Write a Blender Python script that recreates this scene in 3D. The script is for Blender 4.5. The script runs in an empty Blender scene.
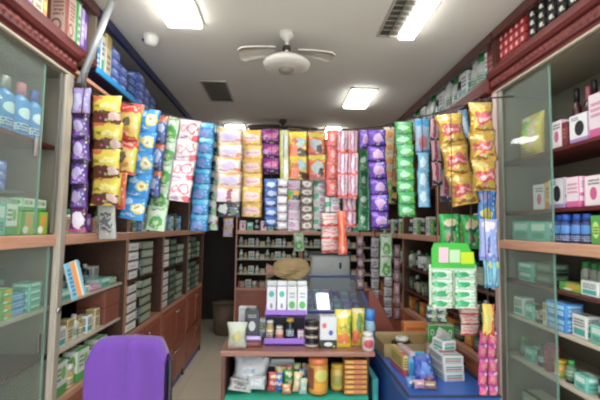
import bpy, math, random
from mathutils import Vector, Matrix, Euler
random.seed(7)
R = math.radians
SC = bpy.context.scene
COL = SC.collection

# ------------------------------------------------------------------ camera
F = 400.0
CAMLOC = Vector((0, 0, 1.5))
CAMROT = (Matrix.Rotation(R(-2.3), 3, 'Z') @ Matrix.Rotation(R(90 + 3.9), 3, 'X') @ Matrix.Rotation(R(0.9), 3, 'Z'))
cd = bpy.data.cameras.new('camera'); cam = bpy.data.objects.new('camera', cd); COL.objects.link(cam)
cam.location = CAMLOC; cam.rotation_euler = CAMROT.to_euler()
cd.sensor_fit = 'HORIZONTAL'; cd.sensor_width = 36; cd.lens = 36 * F / 600.0; cd.clip_start = .05
SC.camera = cam

def ray(px, py):
    return CAMROT @ Vector(((px - 300) / F, (200 - py) / F, -1))
def P(px, py, Y):
    r = ray(px, py); return CAMLOC + r * (Y / r.y)
def PZ(px, py, z):
    r = ray(px, py); return CAMLOC + r * ((z - CAMLOC.z) / r.z)
def PX(px, py, x):
    r = ray(px, py); return CAMLOC + r * (x / r.x)

# ------------------------------------------------------------------ colour and material helpers
def lin(c):
    if isinstance(c, str):
        c = tuple(int(c[i:i + 2], 16) for i in (0, 2, 4))
    return tuple(((v / 255) / 12.92 if v / 255 <= .04045 else ((v / 255 + .055) / 1.055) ** 2.4) for v in c) + (1,)

MATS = {}
class NT:
    def __init__(s, m):
        s.t = m.node_tree; s.t.nodes.clear()
        s.out = s.t.nodes.new('ShaderNodeOutputMaterial')
    def n(s, typ, **kw):
        o = s.t.nodes.new(typ)
        for k, v in kw.items(): setattr(o, k, v)
        return o
    def l(s, a, b): s.t.links.new(a, b)
    def m(s, op, a, b=None, c=None, clamp=False):
        o = s.n('ShaderNodeMath', operation=op); o.use_clamp = clamp
        for i, v in enumerate((a, b, c)):
            if v is None: continue
            if isinstance(v, (int, float)): o.inputs[i].default_value = v
            else: s.l(v, o.inputs[i])
        return o.outputs[0]
    def mix(s, f, a, b):
        o = s.n('ShaderNodeMix', data_type='RGBA')
        for sock, v in ((o.inputs[0], f), (o.inputs[6], a), (o.inputs[7], b)):
            if isinstance(v, (int, float)): sock.default_value = v
            elif isinstance(v, tuple): sock.default_value = v
            else: s.l(v, sock)
        return o.outputs[2]
    def bsdf(s, col, rough=.5, spec=.5, metal=0, bump=None, coat=0):
        b = s.n('ShaderNodeBsdfPrincipled')
        if isinstance(col, tuple): b.inputs['Base Color'].default_value = col
        else: s.l(col, b.inputs['Base Color'])
        b.inputs['Roughness'].default_value = rough
        b.inputs['Specular IOR Level'].default_value = spec
        b.inputs['Metallic'].default_value = metal
        b.inputs['Coat Weight'].default_value = coat
        if bump is not None: s.l(bump, b.inputs['Normal'])
        s.l(b.outputs[0], s.out.inputs[0])
        return b

def newmat(name):
    m = bpy.data.materials.new(name); m.use_nodes = True
    return m, NT(m)

def plain(hexc, rough=.5, metal=0, var=.12, scale=9):
    key = ('p', hexc, rough, metal, var, scale)
    if key in MATS: return MATS[key]
    m, t = newmat('surface_' + hexc)
    tc = t.n('ShaderNodeTexCoord')
    no = t.n('ShaderNodeTexNoise'); no.inputs['Scale'].default_value = scale; no.inputs['Detail'].default_value = 4
    t.l(tc.outputs['Object'], no.inputs['Vector'])
    c = lin(hexc)
    d = tuple(v * (1 - var) for v in c[:3]) + (1,)
    e = tuple(min(1, v * (1 + var)) for v in c[:3]) + (1,)
    t.bsdf(t.mix(no.outputs[0], d, e), rough, metal=metal)
    MATS[key] = m
    return m

def wood(hexc, hexd, scale=6, rough=.35, axis=0):
    key = ('w', hexc, hexd, scale, axis)
    if key in MATS: return MATS[key]
    m, t = newmat('wood_' + hexc)
    tc = t.n('ShaderNodeTexCoord'); mp = t.n('ShaderNodeMapping')
    s = [14, 14, 14]; s[axis] = 1.2
    mp.inputs['Scale'].default_value = s
    t.l(tc.outputs['Object'], mp.inputs[0])
    no = t.n('ShaderNodeTexNoise'); no.inputs['Scale'].default_value = scale; no.inputs['Detail'].default_value = 6
    t.l(mp.outputs[0], no.inputs['Vector'])
    f = t.m('MULTIPLY_ADD', no.outputs[0], 2.2, -.6, clamp=True)
    t.bsdf(t.mix(f, lin(hexd), lin(hexc)), rough, coat=.15 if rough < .5 else 0, spec=.5 if rough < .5 else .25)
    MATS[key] = m
    return m

def glassmat(name, tint, refl=.12):
    if name in MATS: return MATS[name]
    m, t = newmat(name)
    tr = t.n('ShaderNodeBsdfTransparent'); tr.inputs[0].default_value = tint
    gl = t.n('ShaderNodeBsdfGlossy'); gl.inputs['Roughness'].default_value = .03
    lw = t.n('ShaderNodeLayerWeight'); lw.inputs[0].default_value = .5
    f = t.m('MULTIPLY_ADD', t.m('POWER', lw.outputs['Facing'], 5.0), .4, refl * .2, clamp=True)
    mx = t.n('ShaderNodeMixShader'); t.l(f, mx.inputs[0]); t.l(tr.outputs[0], mx.inputs[1]); t.l(gl.outputs[0], mx.inputs[2])
    df = t.n('ShaderNodeBsdfDiffuse'); df.inputs[0].default_value = (.55, .6, .56, 1)  # pale diffuse share paints the haze of reflections into the glass
    m2 = t.n('ShaderNodeMixShader'); m2.inputs[0].default_value = .10; t.l(mx.outputs[0], m2.inputs[1]); t.l(df.outputs[0], m2.inputs[2])
    t.l(m2.outputs[0], t.out.inputs[0])
    MATS[name] = m
    return m

def emit(name, col, s):
    if name in MATS: return MATS[name]
    m, t = newmat(name)
    e = t.n('ShaderNodeEmission'); e.inputs[0].default_value = col; e.inputs[1].default_value = s
    t.l(e.outputs[0], t.out.inputs[0]); MATS[name] = m
    return m

def pm(name, base, shapes=(), rough=.32, rep=(1, 1), crinkle=0.0, metal=0):
    """printed packaging: shapes in uv of the face. r=rect e=ellipse o=ring t=lines of small print"""
    if name in MATS: return MATS[name]
    m, t = newmat('print_' + name)
    uvn = t.n('ShaderNodeUVMap'); uvn.uv_map = 'UVMap'
    sp = t.n('ShaderNodeSeparateXYZ'); t.l(uvn.outputs[0], sp.inputs[0])
    u, v = sp.outputs[0], sp.outputs[1]
    if rep[0] != 1: u = t.m('FRACT', t.m('MULTIPLY', u, rep[0]))
    if rep[1] != 1: v = t.m('FRACT', t.m('MULTIPLY', v, rep[1]))
    oi = t.n('ShaderNodeObjectInfo')
    if crinkle:      # printed film is never quite flat: the print wanders a little from sachet to sachet
        w4 = t.n('ShaderNodeTexNoise', noise_dimensions='4D'); w4.inputs['Scale'].default_value = 3.2; w4.inputs['Detail'].default_value = 2
        t.l(uvn.outputs[0], w4.inputs['Vector']); t.l(t.m('MULTIPLY', oi.outputs['Random'], 40), w4.inputs['W'])
        wc = t.n('ShaderNodeSeparateColor'); t.l(w4.outputs['Color'], wc.inputs[0])
        u = t.m('ADD', u, t.m('MULTIPLY_ADD', wc.outputs[0], .42, -.21)); v = t.m('ADD', v, t.m('MULTIPLY_ADD', wc.outputs[1], .42, -.21))
    col = lin(base)
    nz = None
    for sh in shapes:
        k = sh[0]
        if k in 'rt':
            _, a, b, c, d, hx = sh[:6]
            fu = t.m('LESS_THAN', t.m('ABSOLUTE', t.m('SUBTRACT', u, (a + b) / 2)), (b - a) / 2)
            fv = t.m('LESS_THAN', t.m('ABSOLUTE', t.m('SUBTRACT', v, (c + d) / 2)), (d - c) / 2)
            f = t.m('MULTIPLY', fu, fv)
            if k == 't':
                n = sh[6] if len(sh) > 6 else 3
                per = (d - c) / n
                ln = t.m('LESS_THAN', t.m('FRACT', t.m('DIVIDE', t.m('SUBTRACT', v, c), per)), .6)
                if nz is None:
                    mp = t.n('ShaderNodeMapping'); mp.inputs['Scale'].default_value = (26, 9, 1)
                    t.l(uvn.outputs[0], mp.inputs[0])
                    nn = t.n('ShaderNodeTexNoise'); nn.inputs['Scale'].default_value = 1.6; nn.inputs['Detail'].default_value = 1
                    t.l(mp.outputs[0], nn.inputs['Vector']); nz = nn.outputs[0]
                f = t.m('MULTIPLY', f, t.m('MULTIPLY', ln, t.m('GREATER_THAN', nz, .42)))
        else:
            _, a, b, rx, ry = sh[:5]
            du = t.m('DIVIDE', t.m('SUBTRACT', u, a), rx); dv = t.m('DIVIDE', t.m('SUBTRACT', v, b), ry)
            q = t.m('ADD', t.m('MULTIPLY', du, du), t.m('MULTIPLY', dv, dv))
            if k == 'e':
                hx = sh[5]; f = t.m('LESS_THAN', q, 1)
            else:
                hx = sh[6]; f = t.m('MULTIPLY', t.m('LESS_THAN', q, 1), t.m('GREATER_THAN', q, (1 - sh[5]) ** 2))
        col = t.mix(f, col, lin(hx))
    if crinkle:
        sp4 = t.n('ShaderNodeTexVoronoi'); sp4.inputs['Scale'].default_value = 5.5; t.l(uvn.outputs[0], sp4.inputs['Vector'])
        fl = t.m('MULTIPLY', t.m('LESS_THAN', sp4.outputs['Distance'], .26), .45)
        col = t.mix(fl, col, sp4.outputs['Color'])
    hsv = t.n('ShaderNodeHueSaturation'); t.l(t.m('MULTIPLY_ADD', oi.outputs['Random'], .3 if crinkle else .22, .82 if crinkle else .88), hsv.inputs['Value'])
    hsv.inputs['Saturation'].default_value = .94
    if isinstance(col, tuple): hsv.inputs['Color'].default_value = col
    else: t.l(col, hsv.inputs['Color'])
    col = hsv.outputs[0]
    bump = None
    if crinkle:
        tc = t.n('ShaderNodeTexCoord')
        nn = t.n('ShaderNodeTexNoise'); nn.inputs['Scale'].default_value = 34; nn.inputs['Detail'].default_value = 2
        t.l(tc.outputs['Object'], nn.inputs['Vector'])
        bp = t.n('ShaderNodeBump'); bp.inputs['Strength'].default_value = crinkle; bp.inputs['Distance'].default_value = .01
        t.l(nn.outputs[0], bp.inputs['Height']); bump = bp.outputs[0]
    t.bsdf(col, rough, bump=bump, metal=metal)
    MATS[name] = m
    return m

# ------------------------------------------------------------------ mesh builder
class MB:
    def __init__(s): s.v = []; s.f = []; s.uv = []; s.mi = []; s.sm = []
    def quad(s, pts, m=0, uv=None, smooth=False):
        b = len(s.v); s.v += [tuple(p) for p in pts]; s.f.append(tuple(range(b, b + len(pts))))
        s.uv.append(uv or [(0, 0), (1, 0), (1, 1), (0, 1)][:len(pts)] if len(pts) <= 4 else [(0, 0)] * len(pts)); s.mi.append(m); s.sm.append(smooth); return s
    def box(s, x0, x1, y0, y1, z0, z1, m=0, c=0.0, mats=None):
        """front is -y. mats: dict face->material index; c: chamfer"""
        mm = {'f': m, 'b': m, 'l': m, 'r': m, 't': m, 'd': m}
        if mats: mm.update(mats)
        c = min(c, (x1 - x0) * .3, (y1 - y0) * .3, (z1 - z0) * .3)
        X, Y, Z = (x0, x1), (y0, y1), (z0, z1)
        def v(ix, iy, iz, ax):
            p = [X[ix], Y[iy], Z[iz]]
            for k, i in enumerate((ix, iy, iz)):
                if k != ax: p[k] += c if i == 0 else -c
            return p
        s.quad([v(0, 0, 0, 1), v(1, 0, 0, 1), v(1, 0, 1, 1), v(0, 0, 1, 1)], mm['f'])
        s.quad([v(1, 1, 0, 1), v(0, 1, 0, 1), v(0, 1, 1, 1), v(1, 1, 1, 1)], mm['b'])
        s.quad([v(0, 1, 0, 0), v(0, 0, 0, 0), v(0, 0, 1, 0), v(0, 1, 1, 0)], mm['l'])
        s.quad([v(1, 0, 0, 0), v(1, 1, 0, 0), v(1, 1, 1, 0), v(1, 0, 1, 0)], mm['r'])
        s.quad([v(0, 0, 1, 2), v(1, 0, 1, 2), v(1, 1, 1, 2), v(0, 1, 1, 2)], mm['t'])
        s.quad([v(0, 1, 0, 2), v(1, 1, 0, 2), v(1, 0, 0, 2), v(0, 0, 0, 2)], mm['d'])
        if c > 0:
            e = .02
            k = [(e, e)] * 4
            for iz in (0, 1):
                for iy in (0, 1):
                    q = [v(0, iy, iz, 1), v(1, iy, iz, 1), v(1, iy, iz, 2), v(0, iy, iz, 2)]
                    s.quad(q if (iy == iz) else q[::-1], m, k)
                for ix in (0, 1):
                    q = [v(ix, 0, iz, 0), v(ix, 1, iz, 0), v(ix, 1, iz, 2), v(ix, 0, iz, 2)]
                    s.quad(q if (ix != iz) else q[::-1], m, k)
            for ix in (0, 1):
                for iy in (0, 1):
                    q = [v(ix, iy, 0, 0), v(ix, iy, 1, 0), v(ix, iy, 1, 1), v(ix, iy, 0, 1)]
                    s.quad(q if (ix != iy) else q[::-1], m, k)
                    for iz in (0, 1):
                        t = [v(ix, iy, iz, 0), v(ix, iy, iz, 1), v(ix, iy, iz, 2)]
                        s.quad(t if (ix + iy + iz) % 2 else t[::-1], m, k[:3])
        return s
    def lathe(s, prof, n=14, cx=0, cy=0, mats=None, cap=True):
        """prof [(r,z)...]; u runs round so that u=.5 is the -y front"""
        zs = [p[1] for p in prof]; z0, z1 = min(zs), max(zs); H = max(1e-6, z1 - z0)
        for i in range(len(prof) - 1):
            (r0, a), (r1, b) = prof[i], prof[i + 1]
            m = mats[i] if mats else 0
            for k in range(n):
                t0 = 2 * math.pi * k / n + math.pi / 2; t1 = 2 * math.pi * (k + 1) / n + math.pi / 2
                c0, s0, c1, s1 = math.cos(t0), math.sin(t0), math.cos(t1), math.sin(t1)
                s.quad([(cx + r0 * c0, cy + r0 * s0, a), (cx + r0 * c1, cy + r0 * s1, a), (cx + r1 * c1, cy + r1 * s1, b), (cx + r1 * c0, cy + r1 * s0, b)], m,
                       [(k / n, (a - z0) / H), ((k + 1) / n, (a - z0) / H), ((k + 1) / n, (b - z0) / H), (k / n, (b - z0) / H)], True)
        return s
    def tube(s, pts, r, n=8, m=0, rs=None):
        pts = [Vector(p) for p in pts]; rings = []
        for i, p in enumerate(pts):
            d = (pts[min(i + 1, len(pts) - 1)] - pts[max(i - 1, 0)]).normalized()
            a = d.orthogonal().normalized() if i == 0 else (rings[-1][1] - d * rings[-1][1].dot(d)).normalized()
            b = d.cross(a); rr = rs[i] if rs else r
            rings.append(([p + a * math.cos(2 * math.pi * k / n) * rr + b * math.sin(2 * math.pi * k / n) * rr for k in range(n)], a))
        for i in range(len(pts) - 1):
            A, B = rings[i][0], rings[i + 1][0]
            for k in range(n):
                j = (k + 1) % n; s.quad([A[k], A[j], B[j], B[k]], m, None, True)
        s.quad(rings[0][0][::-1], m); s.quad(rings[-1][0], m)
        return s
    def grid(s, fn, nx, ny, m=0, smooth=True, flip=False, uvf=None):
        for i in range(nx):
            for j in range(ny):
                q = [(i / nx, j / ny), ((i + 1) / nx, j / ny), ((i + 1) / nx, (j + 1) / ny), (i / nx, (j + 1) / ny)]
                pts = [fn(*a) for a in q]; uv = q
                if flip: pts = pts[::-1]; uv = q[::-1]
                s.quad(pts, m, uv, smooth)
        return s
    def prism(s, poly, x0, x1, m=0, ax='x'):
        """poly of (y,z) extruded along x"""
        def V(a, p): return (a, p[0], p[1]) if ax == 'x' else (p[0], a, p[1])
        n = len(poly)
        for i in range(n):
            a, b = poly[i], poly[(i + 1) % n]
            s.quad([V(x0, a), V(x0, b), V(x1, b), V(x1, a)], m)
        s.quad([V(x0, p) for p in poly][::-1], m); s.quad([V(x1, p) for p in poly], m)
        return s
    def mesh(s, name, mats):
        # weld duplicate corners
        idx = {}; vv = []; remap = []
        for p in s.v:
            k = (round(p[0], 5), round(p[1], 5), round(p[2], 5))
            if k not in idx: idx[k] = len(vv); vv.append(k)
            remap.append(idx[k])
        ff, uu, mi, sm = [], [], [], []
        for f, u, m_, q in zip(s.f, s.uv, s.mi, s.sm):
            g, w = [], []
            for a, b in zip(f, u):
                a = remap[a]
                if a not in g: g.append(a); w.append(b)
            if len(g) >= 3: ff.append(g); uu.append(w); mi.append(m_); sm.append(q)
        me = bpy.data.meshes.new(name); me.from_pydata(vv, [], ff)
        uvl = me.uv_layers.new(name='UVMap')
        flat = [c for w in uu for a in w for c in a]
        if len(flat) == 2 * len(me.loops): uvl.data.foreach_set('uv', flat)
        for m_ in mats: me.materials.append(m_)
        me.polygons.foreach_set('material_index', mi); me.polygons.foreach_set('use_smooth', sm)
        me.update()
        return me

def obj(name, mb, mats, parent=None, loc=(0, 0, 0), rot=(0, 0, 0), mesh=None):
    if not isinstance(mats, (list, tuple)): mats = [mats]
    me = mesh or mb.mesh(name, mats)
    o = bpy.data.objects.new(name, me); COL.objects.link(o)
    o.location = loc; o.rotation_euler = rot
    if parent: o.parent = parent
    return o

LABELS = {}
def tag(o, label, cat, group=None):
    n = len(label.split())
    if n > 16 or n < 4: print('LABEL LENGTH', n, label)
    if label in LABELS: print('LABEL DUP', label)
    LABELS[label] = 1
    o['label'] = label; o['category'] = cat
    if group: o['group'] = group
    return o
def thing(name, label, cat, loc=(0, 0, 0), rot=(0, 0, 0), group=None):
    o = bpy.data.objects.new(name, None); COL.objects.link(o); o.empty_display_size = .05
    o.location = loc; o.rotation_euler = rot
    return tag(o, label, cat, group)
def struct(name, mb, mats):
    o = obj(name, mb, mats); o['kind'] = 'structure'; return o

ORD = ['', 'first', 'second', 'third', 'fourth', 'fifth', 'sixth', 'seventh', 'eighth', 'ninth', 'tenth', 'eleventh', 'twelfth', 'thirteenth', 'fourteenth',
       'fifteenth', 'sixteenth', 'seventeenth', 'eighteenth', 'nineteenth', 'twentieth', 'twenty-first', 'twenty-second', 'twenty-third', 'twenty-fourth', 'twenty-fifth',
       'twenty-sixth', 'twenty-seventh', 'twenty-eighth', 'twenty-ninth', 'thirtieth']

# ------------------------------------------------------------------ prototypes of packed goods: dict(name, cat, w, d, h, parts=[(part, mesh)])
PROTO = {}
def carton(w, d, h, mat, side=None, name='carton'):
    key = ('c', w, d, h, mat.name, name)
    if key not in PROTO:
        mb = MB().box(-w / 2, w / 2, -d / 2, d / 2, 0, h, 0, c=.0025)
        # glued end flap standing a hair proud of the side
        mb.box(w / 2 - .0005, w / 2 + .001, -d * .42, d * .42, h * .35, h * .96, 0)
        PROTO[key] = dict(name=name, cat='box', w=w, d=d, h=h, parts=[(None, mb.mesh(name, [mat]))])
    return PROTO[key]
def bottle(r, h, mbody, mcap, capf=.22, name='bottle', split=True, neck=.42, flat=1.0):
    key = ('b', r, h, mbody.name, mcap.name, capf, name)
    if key not in PROTO:
        hb = h * (1 - capf)
        bm = MB().lathe([(0, 0), (r * .93, 0), (r, h * .02), (r, hb * .78), (r * .92, hb * .88), (r * neck * 1.05, hb * .98), (r * neck, hb)], 14, mats=[0] * 6)
        cm = MB().lathe([(r * neck * 1.0, hb), (r * neck * 1.25, hb), (r * neck * 1.2, h * .985), (r * neck * 1.05, h), (0, h)], 12)
        for m_ in (bm, cm): m_.v = [(x, y * flat, z) for x, y, z in m_.v]
        if split:
            parts = [('body', bm.mesh('body', [mbody])), ('cap', cm.mesh('cap', [mcap]))]
        else:
            b = len(bm.v); bm.v += cm.v; bm.f += [tuple(i + b for i in f) for f in cm.f]; bm.uv += cm.uv; bm.mi += [1] * len(cm.f); bm.sm += cm.sm
            parts = [(None, bm.mesh(name, [mbody, mcap]))]
        PROTO[key] = dict(name=name, cat=name, w=2 * r, d=2 * r * flat, h=h, parts=parts)
    return PROTO[key]
def jar(r, h, mbody, mcap, capf=.25, name='jar', split=True):
    key = ('j', r, h, mbody.name, mcap.name, capf, name)
    if key not in PROTO:
        hb = h * (1 - capf)
        bm = MB().lathe([(0, 0), (r * .92, 0), (r, h * .04), (r, hb * .92), (r * .88, hb)], 16)
        cm = MB().lathe([(r * .86, hb), (r * .96, hb), (r * .96, h * .97), (r * .88, h), (0, h)], 16)
        if split: parts = [('body', bm.mesh('body', [mbody])), ('lid', cm.mesh('lid', [mcap]))]
        else:
            b = len(bm.v); bm.v += cm.v; bm.f += [tuple(i + b for i in f) for f in cm.f]; bm.uv += cm.uv; bm.mi += [1] * len(cm.f); bm.sm += cm.sm
            parts = [(None, bm.mesh(name, [mbody, mcap]))]
        PROTO[key] = dict(name=name, cat=name, w=2 * r, d=2 * r, h=h, parts=parts)
    return PROTO[key]
def pillow_mb(w, h, t, seed=0, z0=0.0, nx=8, nz=9, crimp=.09):
    """bag with flat crimped ends: x width, z up from z0, thickness t"""
    rnd = random.Random(seed); ph = [rnd.uniform(0, 6.28) for _ in range(4)]
    def side(sgn):
        def fn(u, v):
            if v < crimp or v > 1 - crimp: th = .03
            else:
                vv = (v - crimp) / (1 - 2 * crimp); th = .03 + (max(0, math.sin(math.pi * vv)) ** .55) * (max(0, math.sin(math.pi * u)) ** .6)
            wr = .10 * math.sin(9 * u + 5 * v + ph[0]) + .07 * math.sin(15 * v - 4 * u + ph[1])
            pinch = 1 - .06 * math.sin(math.pi * v) ** 2 * (t / max(w, .01)) * 4
            x = (u - .5) * w * pinch * (1 + .015 * math.sin(20 * v + ph[2]))
            y = sgn * t / 2 * th * (1 + wr if th > .1 else 1) + .004 * math.sin(3 * v + ph[3])
            if u in (0.0, 1.0): y = .004 * math.sin(3 * v + ph[3])
            return (x, y, z0 + v * h)
        return fn
    mb = MB(); mb.grid(side(-1), nx, nz); mb.grid(side(1), nx, nz, flip=True)
    return mb
def pouch(w, d, h, mat, name='pouch', seed=3):
    key = ('q', w, d, h, mat.name, name, seed)
    if key not in PROTO:
        mb = pillow_mb(w, h, d, seed, crimp=.05)
        mb.v = [(x, y * (1.15 - .6 * z / h), z) for x, y, z in mb.v]
        PROTO[key] = dict(name=name, cat=name, w=w, d=d, h=h, parts=[(None, mb.mesh(name, [mat]))])
    return PROTO[key]

def place(pr, loc, rz, label, group=None, rot=None):
    rot = rot or (0, 0, rz)
    if len(pr['parts']) == 1:
        o = obj(pr['name'], None, [], None, loc, rot, mesh=pr['parts'][0][1]); tag(o, label, pr['cat'], group)
        return o
    o = thing(pr['name'], label, pr['cat'], loc, rot, group)
    for nm, me in pr['parts']: obj(nm, None, [], o, mesh=me)
    return o

class Frame:
    """local: a along the face, d into the cabinet, z up"""
    def __init__(s, x, y, ang): s.o = Vector((x, y, 0)); s.a = ang; s.m = Matrix.Rotation(ang, 3, 'Z')
    def __call__(s, a, d, z): return s.o + s.m @ Vector((a, d, z))

def row(fr, a0, a1, z, depth, specs, where, end='the near end', gap=.008, dj=.008, group=None, maxh=9, rev=False, reps=99):
    """specs: list of (proto, description, stack count). fills a0..a1 once through, repeating specs"""
    cnt = {}; a = a0; i = 0; plan = []
    while True:
        pr, desc, n = specs[i % len(specs)]; i += 1
        if a + pr['w'] > a1 or i > reps * len(specs): break
        plan.append((pr, desc, n, a + pr['w'] / 2)); a += pr['w'] + gap + random.uniform(0, gap)
    if rev:   # count from the high end of the frame
        plan = [(pr, d, n, a1 + a0 - c) for pr, d, n, c in plan]
    tot = {}
    for _, d, _, _ in plan: tot[d] = tot.get(d, 0) + 1
    for pr, desc, n, c in plan:
        cnt[desc] = cnt.get(desc, 0) + 1; k = cnt[desc]
        n = max(1, min(n, int(maxh / pr['h'])))
        dd = depth + random.uniform(-dj, dj)
        for q in range(n):
            first = ('%s %s from %s' % (ORD[k], desc, end)) if tot[desc] > 1 else desc
            lvl = '' if n == 1 else (' lowest' if q == 0 else ' topmost' if q == n - 1 else ' %s up' % ORD[q + 1])
            lab = first + (lvl + ' of its stack' if n > 1 and q in (0, n - 1) else lvl) + ', ' + where
            if n > 1: lab = (first + ',' + lvl + ', ' + where)
            place(pr, fr(c + random.uniform(-.002, .002) * (n > 1), dd + pr['d'] / 2, z + q * (pr['h'] + .0008) + .0005), fr.a + random.uniform(-.04, .04), lab, group or ('packs ' + where))

# ------------------------------------------------------------------ colours of the place
PALE = wood('cf9f86', 'b9876d', 5)            # salmon-tan laminate edge strip
REDW = wood('ac6650', '8e4c3a', 5)            # red-brown doors
DARKW = wood('5c2e27', '401d19', 5)
CORN = wood('6c2c2a', '4a1c1b', 6, .55)
BACKP = plain('6e6554', .6)
DARKIN = plain('26201d', .7)
SHELFW = plain('b9b0a0', .5)
ALU = plain('b5ada0', .35, .3)
BLUEP = plain('2e4fa8', .4)
INNER = wood('5a4236', '443028', 5)
CYANP = plain('2c9be0', .35)
NAVY = plain('1d2350', .4)
TOEB = plain('5562a0', .5)
BLACKM = plain('141414', .4)
WHITEP = plain('d8d6d0', .4)
CORD = plain('3a3030', .7)
GLASS = glassmat('glass_green_tint', (.92, .975, .945, 1), .10)
GLASSE = plain('6f8f82', .2)
CHROME = plain('b8b8b8', .2, .9)

XL, XR, CZ, YB = -.98, 1.16, 2.62, 5.0
ZS0, ZS1 = 1.405, 1.452
DEP = .32

# ------------------------------------------------------------------ room
def ceilmat():
    m, t = newmat('ceiling_plaster')
    tc = t.n('ShaderNodeTexCoord'); no = t.n('ShaderNodeTexNoise'); no.inputs['Scale'].default_value = 1.3; no.inputs['Detail'].default_value = 5
    t.l(tc.outputs['Object'], no.inputs['Vector'])
    t.bsdf(t.mix(no.outputs[0], lin('dedbd2'), lin('e8e5dc')), .75)
    return m
def floormat():
    m, t = newmat('floor_tiles')
    tc = t.n('ShaderNodeTexCoord'); br = t.n('ShaderNodeTexBrick'); br.offset = 0
    br.inputs['Scale'].default_value = 1; br.inputs['Brick Width'].default_value = .45; br.inputs['Row Height'].default_value = .45
    br.inputs['Mortar Size'].default_value = .004
    br.inputs['Color1'].default_value = lin('d6cfb8'); br.inputs['Color2'].default_value = lin('dbd3bd'); br.inputs['Mortar'].default_value = lin('c2baa6')
    t.l(tc.outputs['Object'], br.inputs['Vector'])
    no = t.n('ShaderNodeTexNoise'); no.inputs['Scale'].default_value = 7; no.inputs['Detail'].default_value = 5; t.l(tc.outputs['Object'], no.inputs['Vector'])
    t.bsdf(t.mix(t.m('MULTIPLY', no.outputs[0], .25), br.outputs[0], lin('b4ac96')), .28)
    return m
WALLM = plain('a39c8c', .7)
struct('floor', MB().box(-1.4, 1.6, -1.3, 7, -.1, 0), floormat())
struct('ceiling', MB().box(-1.4, 1.6, -1.3, 7, CZ, CZ + .1), ceilmat())
struct('wall_left', MB().box(-1.4, XL - DEP - .01, -1.3, 7, 0, CZ), WALLM)
struct('wall_right', MB().box(XR + DEP + .01, 1.6, -1.3, 7, 0, CZ), WALLM)
struct('wall_back', MB().box(XL - DEP - .01, XR + DEP + .01, 6.6, 6.7, 0, CZ), plain('3c3634', .8))
# bulkhead above the back cabinets and the dark doorway beside them
mb = MB().box(-.59, XR + DEP, YB + DEP + .01, YB + DEP + .09, 0, CZ).box(XL - DEP, -.59, YB + DEP + .01, YB + DEP + .09, 2.15, CZ)
struct('wall_passage', mb, plain('8c8476', .75))

# ------------------------------------------------------------------ cabinets
def side_cabinet(fr, w, label, low_shelves, up_shelves, ztop, doors, cat='cabinet', mate=PALE, base_z=.72, name='wall_cabinet', glass=None, toe=True, postmat=None, lowback=None):
    o = thing(name, label, cat, fr.o, (0, 0, fr.a))
    g = .002
    inner = INNER if mate is PALE else mate
    # carcass
    obj('side_panel', MB().box(g, .022, 0.0, DEP, .0, ztop, 1, c=.002, mats={'f': 0}), [postmat or mate, inner], o)
    obj('side_panel', MB().box(w - .022, w - g, 0.0, DEP, .0, ztop, 1, c=.002, mats={'f': 0}), [postmat or mate, inner], o)
    obj('back_panel', MB().box(.022, w - .022, DEP - .012, DEP, base_z, ztop), lowback or DARKIN, o)
    obj('front_rail', MB().box(g, w - g, -.014, .03, ZS0, ZS1, c=.004), PALE, o)
    obj('counter_board', MB().box(.022, w - .022, .03, DEP - .012, ZS0 + .012, ZS1), SHELFW, o)
    for z, mt in low_shelves:
        obj('shelf_board', MB().box(.022, w - .022, .015, DEP - .012, z - .016, z, c=.002), mt, o)
    for z, mt in up_shelves:
        obj('shelf_board', MB().box(.022, w - .022, .03, DEP - .012, z - .016, z, c=.002), mt, o)
    obj('top_board', MB().box(.022, w - .022, 0, DEP - .012, ztop - .018, ztop), mate, o)
    obj('base_board', MB().box(.022, w - .022, 0.002, DEP, base_z - .03, base_z), PALE, o)
    if toe: obj('toe_kick', MB().box(0, w, .02, .04, 0, .07), TOEB, o)
    n = doors
    for i in range(n):
        x0 = .024 + (w - .048) * i / n; x1 = .024 + (w - .048) * (i + 1) / n
        for j, (za, zb) in enumerate(((.08, (base_z - .03) * .52), ((base_z - .03) * .52 + .012, base_z - .035))):
            b = MB().box(x0 + .006, x1 - .006, -.004, .016, za, zb, c=.003).box(x0 + .04, x1 - .04, -.009, -.003, za + .04, zb - .04, c=.003)
            d = obj('cabinet_door', b, REDW, o)
            obj('knob', MB().lathe([(0, 0), (.006, 0), (.006, .012), (.012, .018), (.010, .026), (0, .028)], 10), CHROME, d,
                (x1 - .035 if i % 2 == 0 else x0 + .035, -.004, zb - .05), (R(90), 0, 0))
    if not n: obj('plinth_panel', MB().box(.022, w - .022, .006, .024, .07, base_z - .03), REDW, o)
    if glass:
        for (a0, a1, za, zb, off) in glass:
            gp = obj('glass_door', MB().box(a0, a1, off, off + .005, za, zb), GLASS, o)
            obj('glass_edge', MB().box(a1 - .006, a1, off - .001, off + .006, za, zb), GLASSE, gp)
            obj('finger_pull', MB().box(a1 - .05, a1 - .03, off - .006, off, (za + zb) / 2 - .04, (za + zb) / 2 + .04, c=.004), CHROME, gp)
    return o

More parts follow.
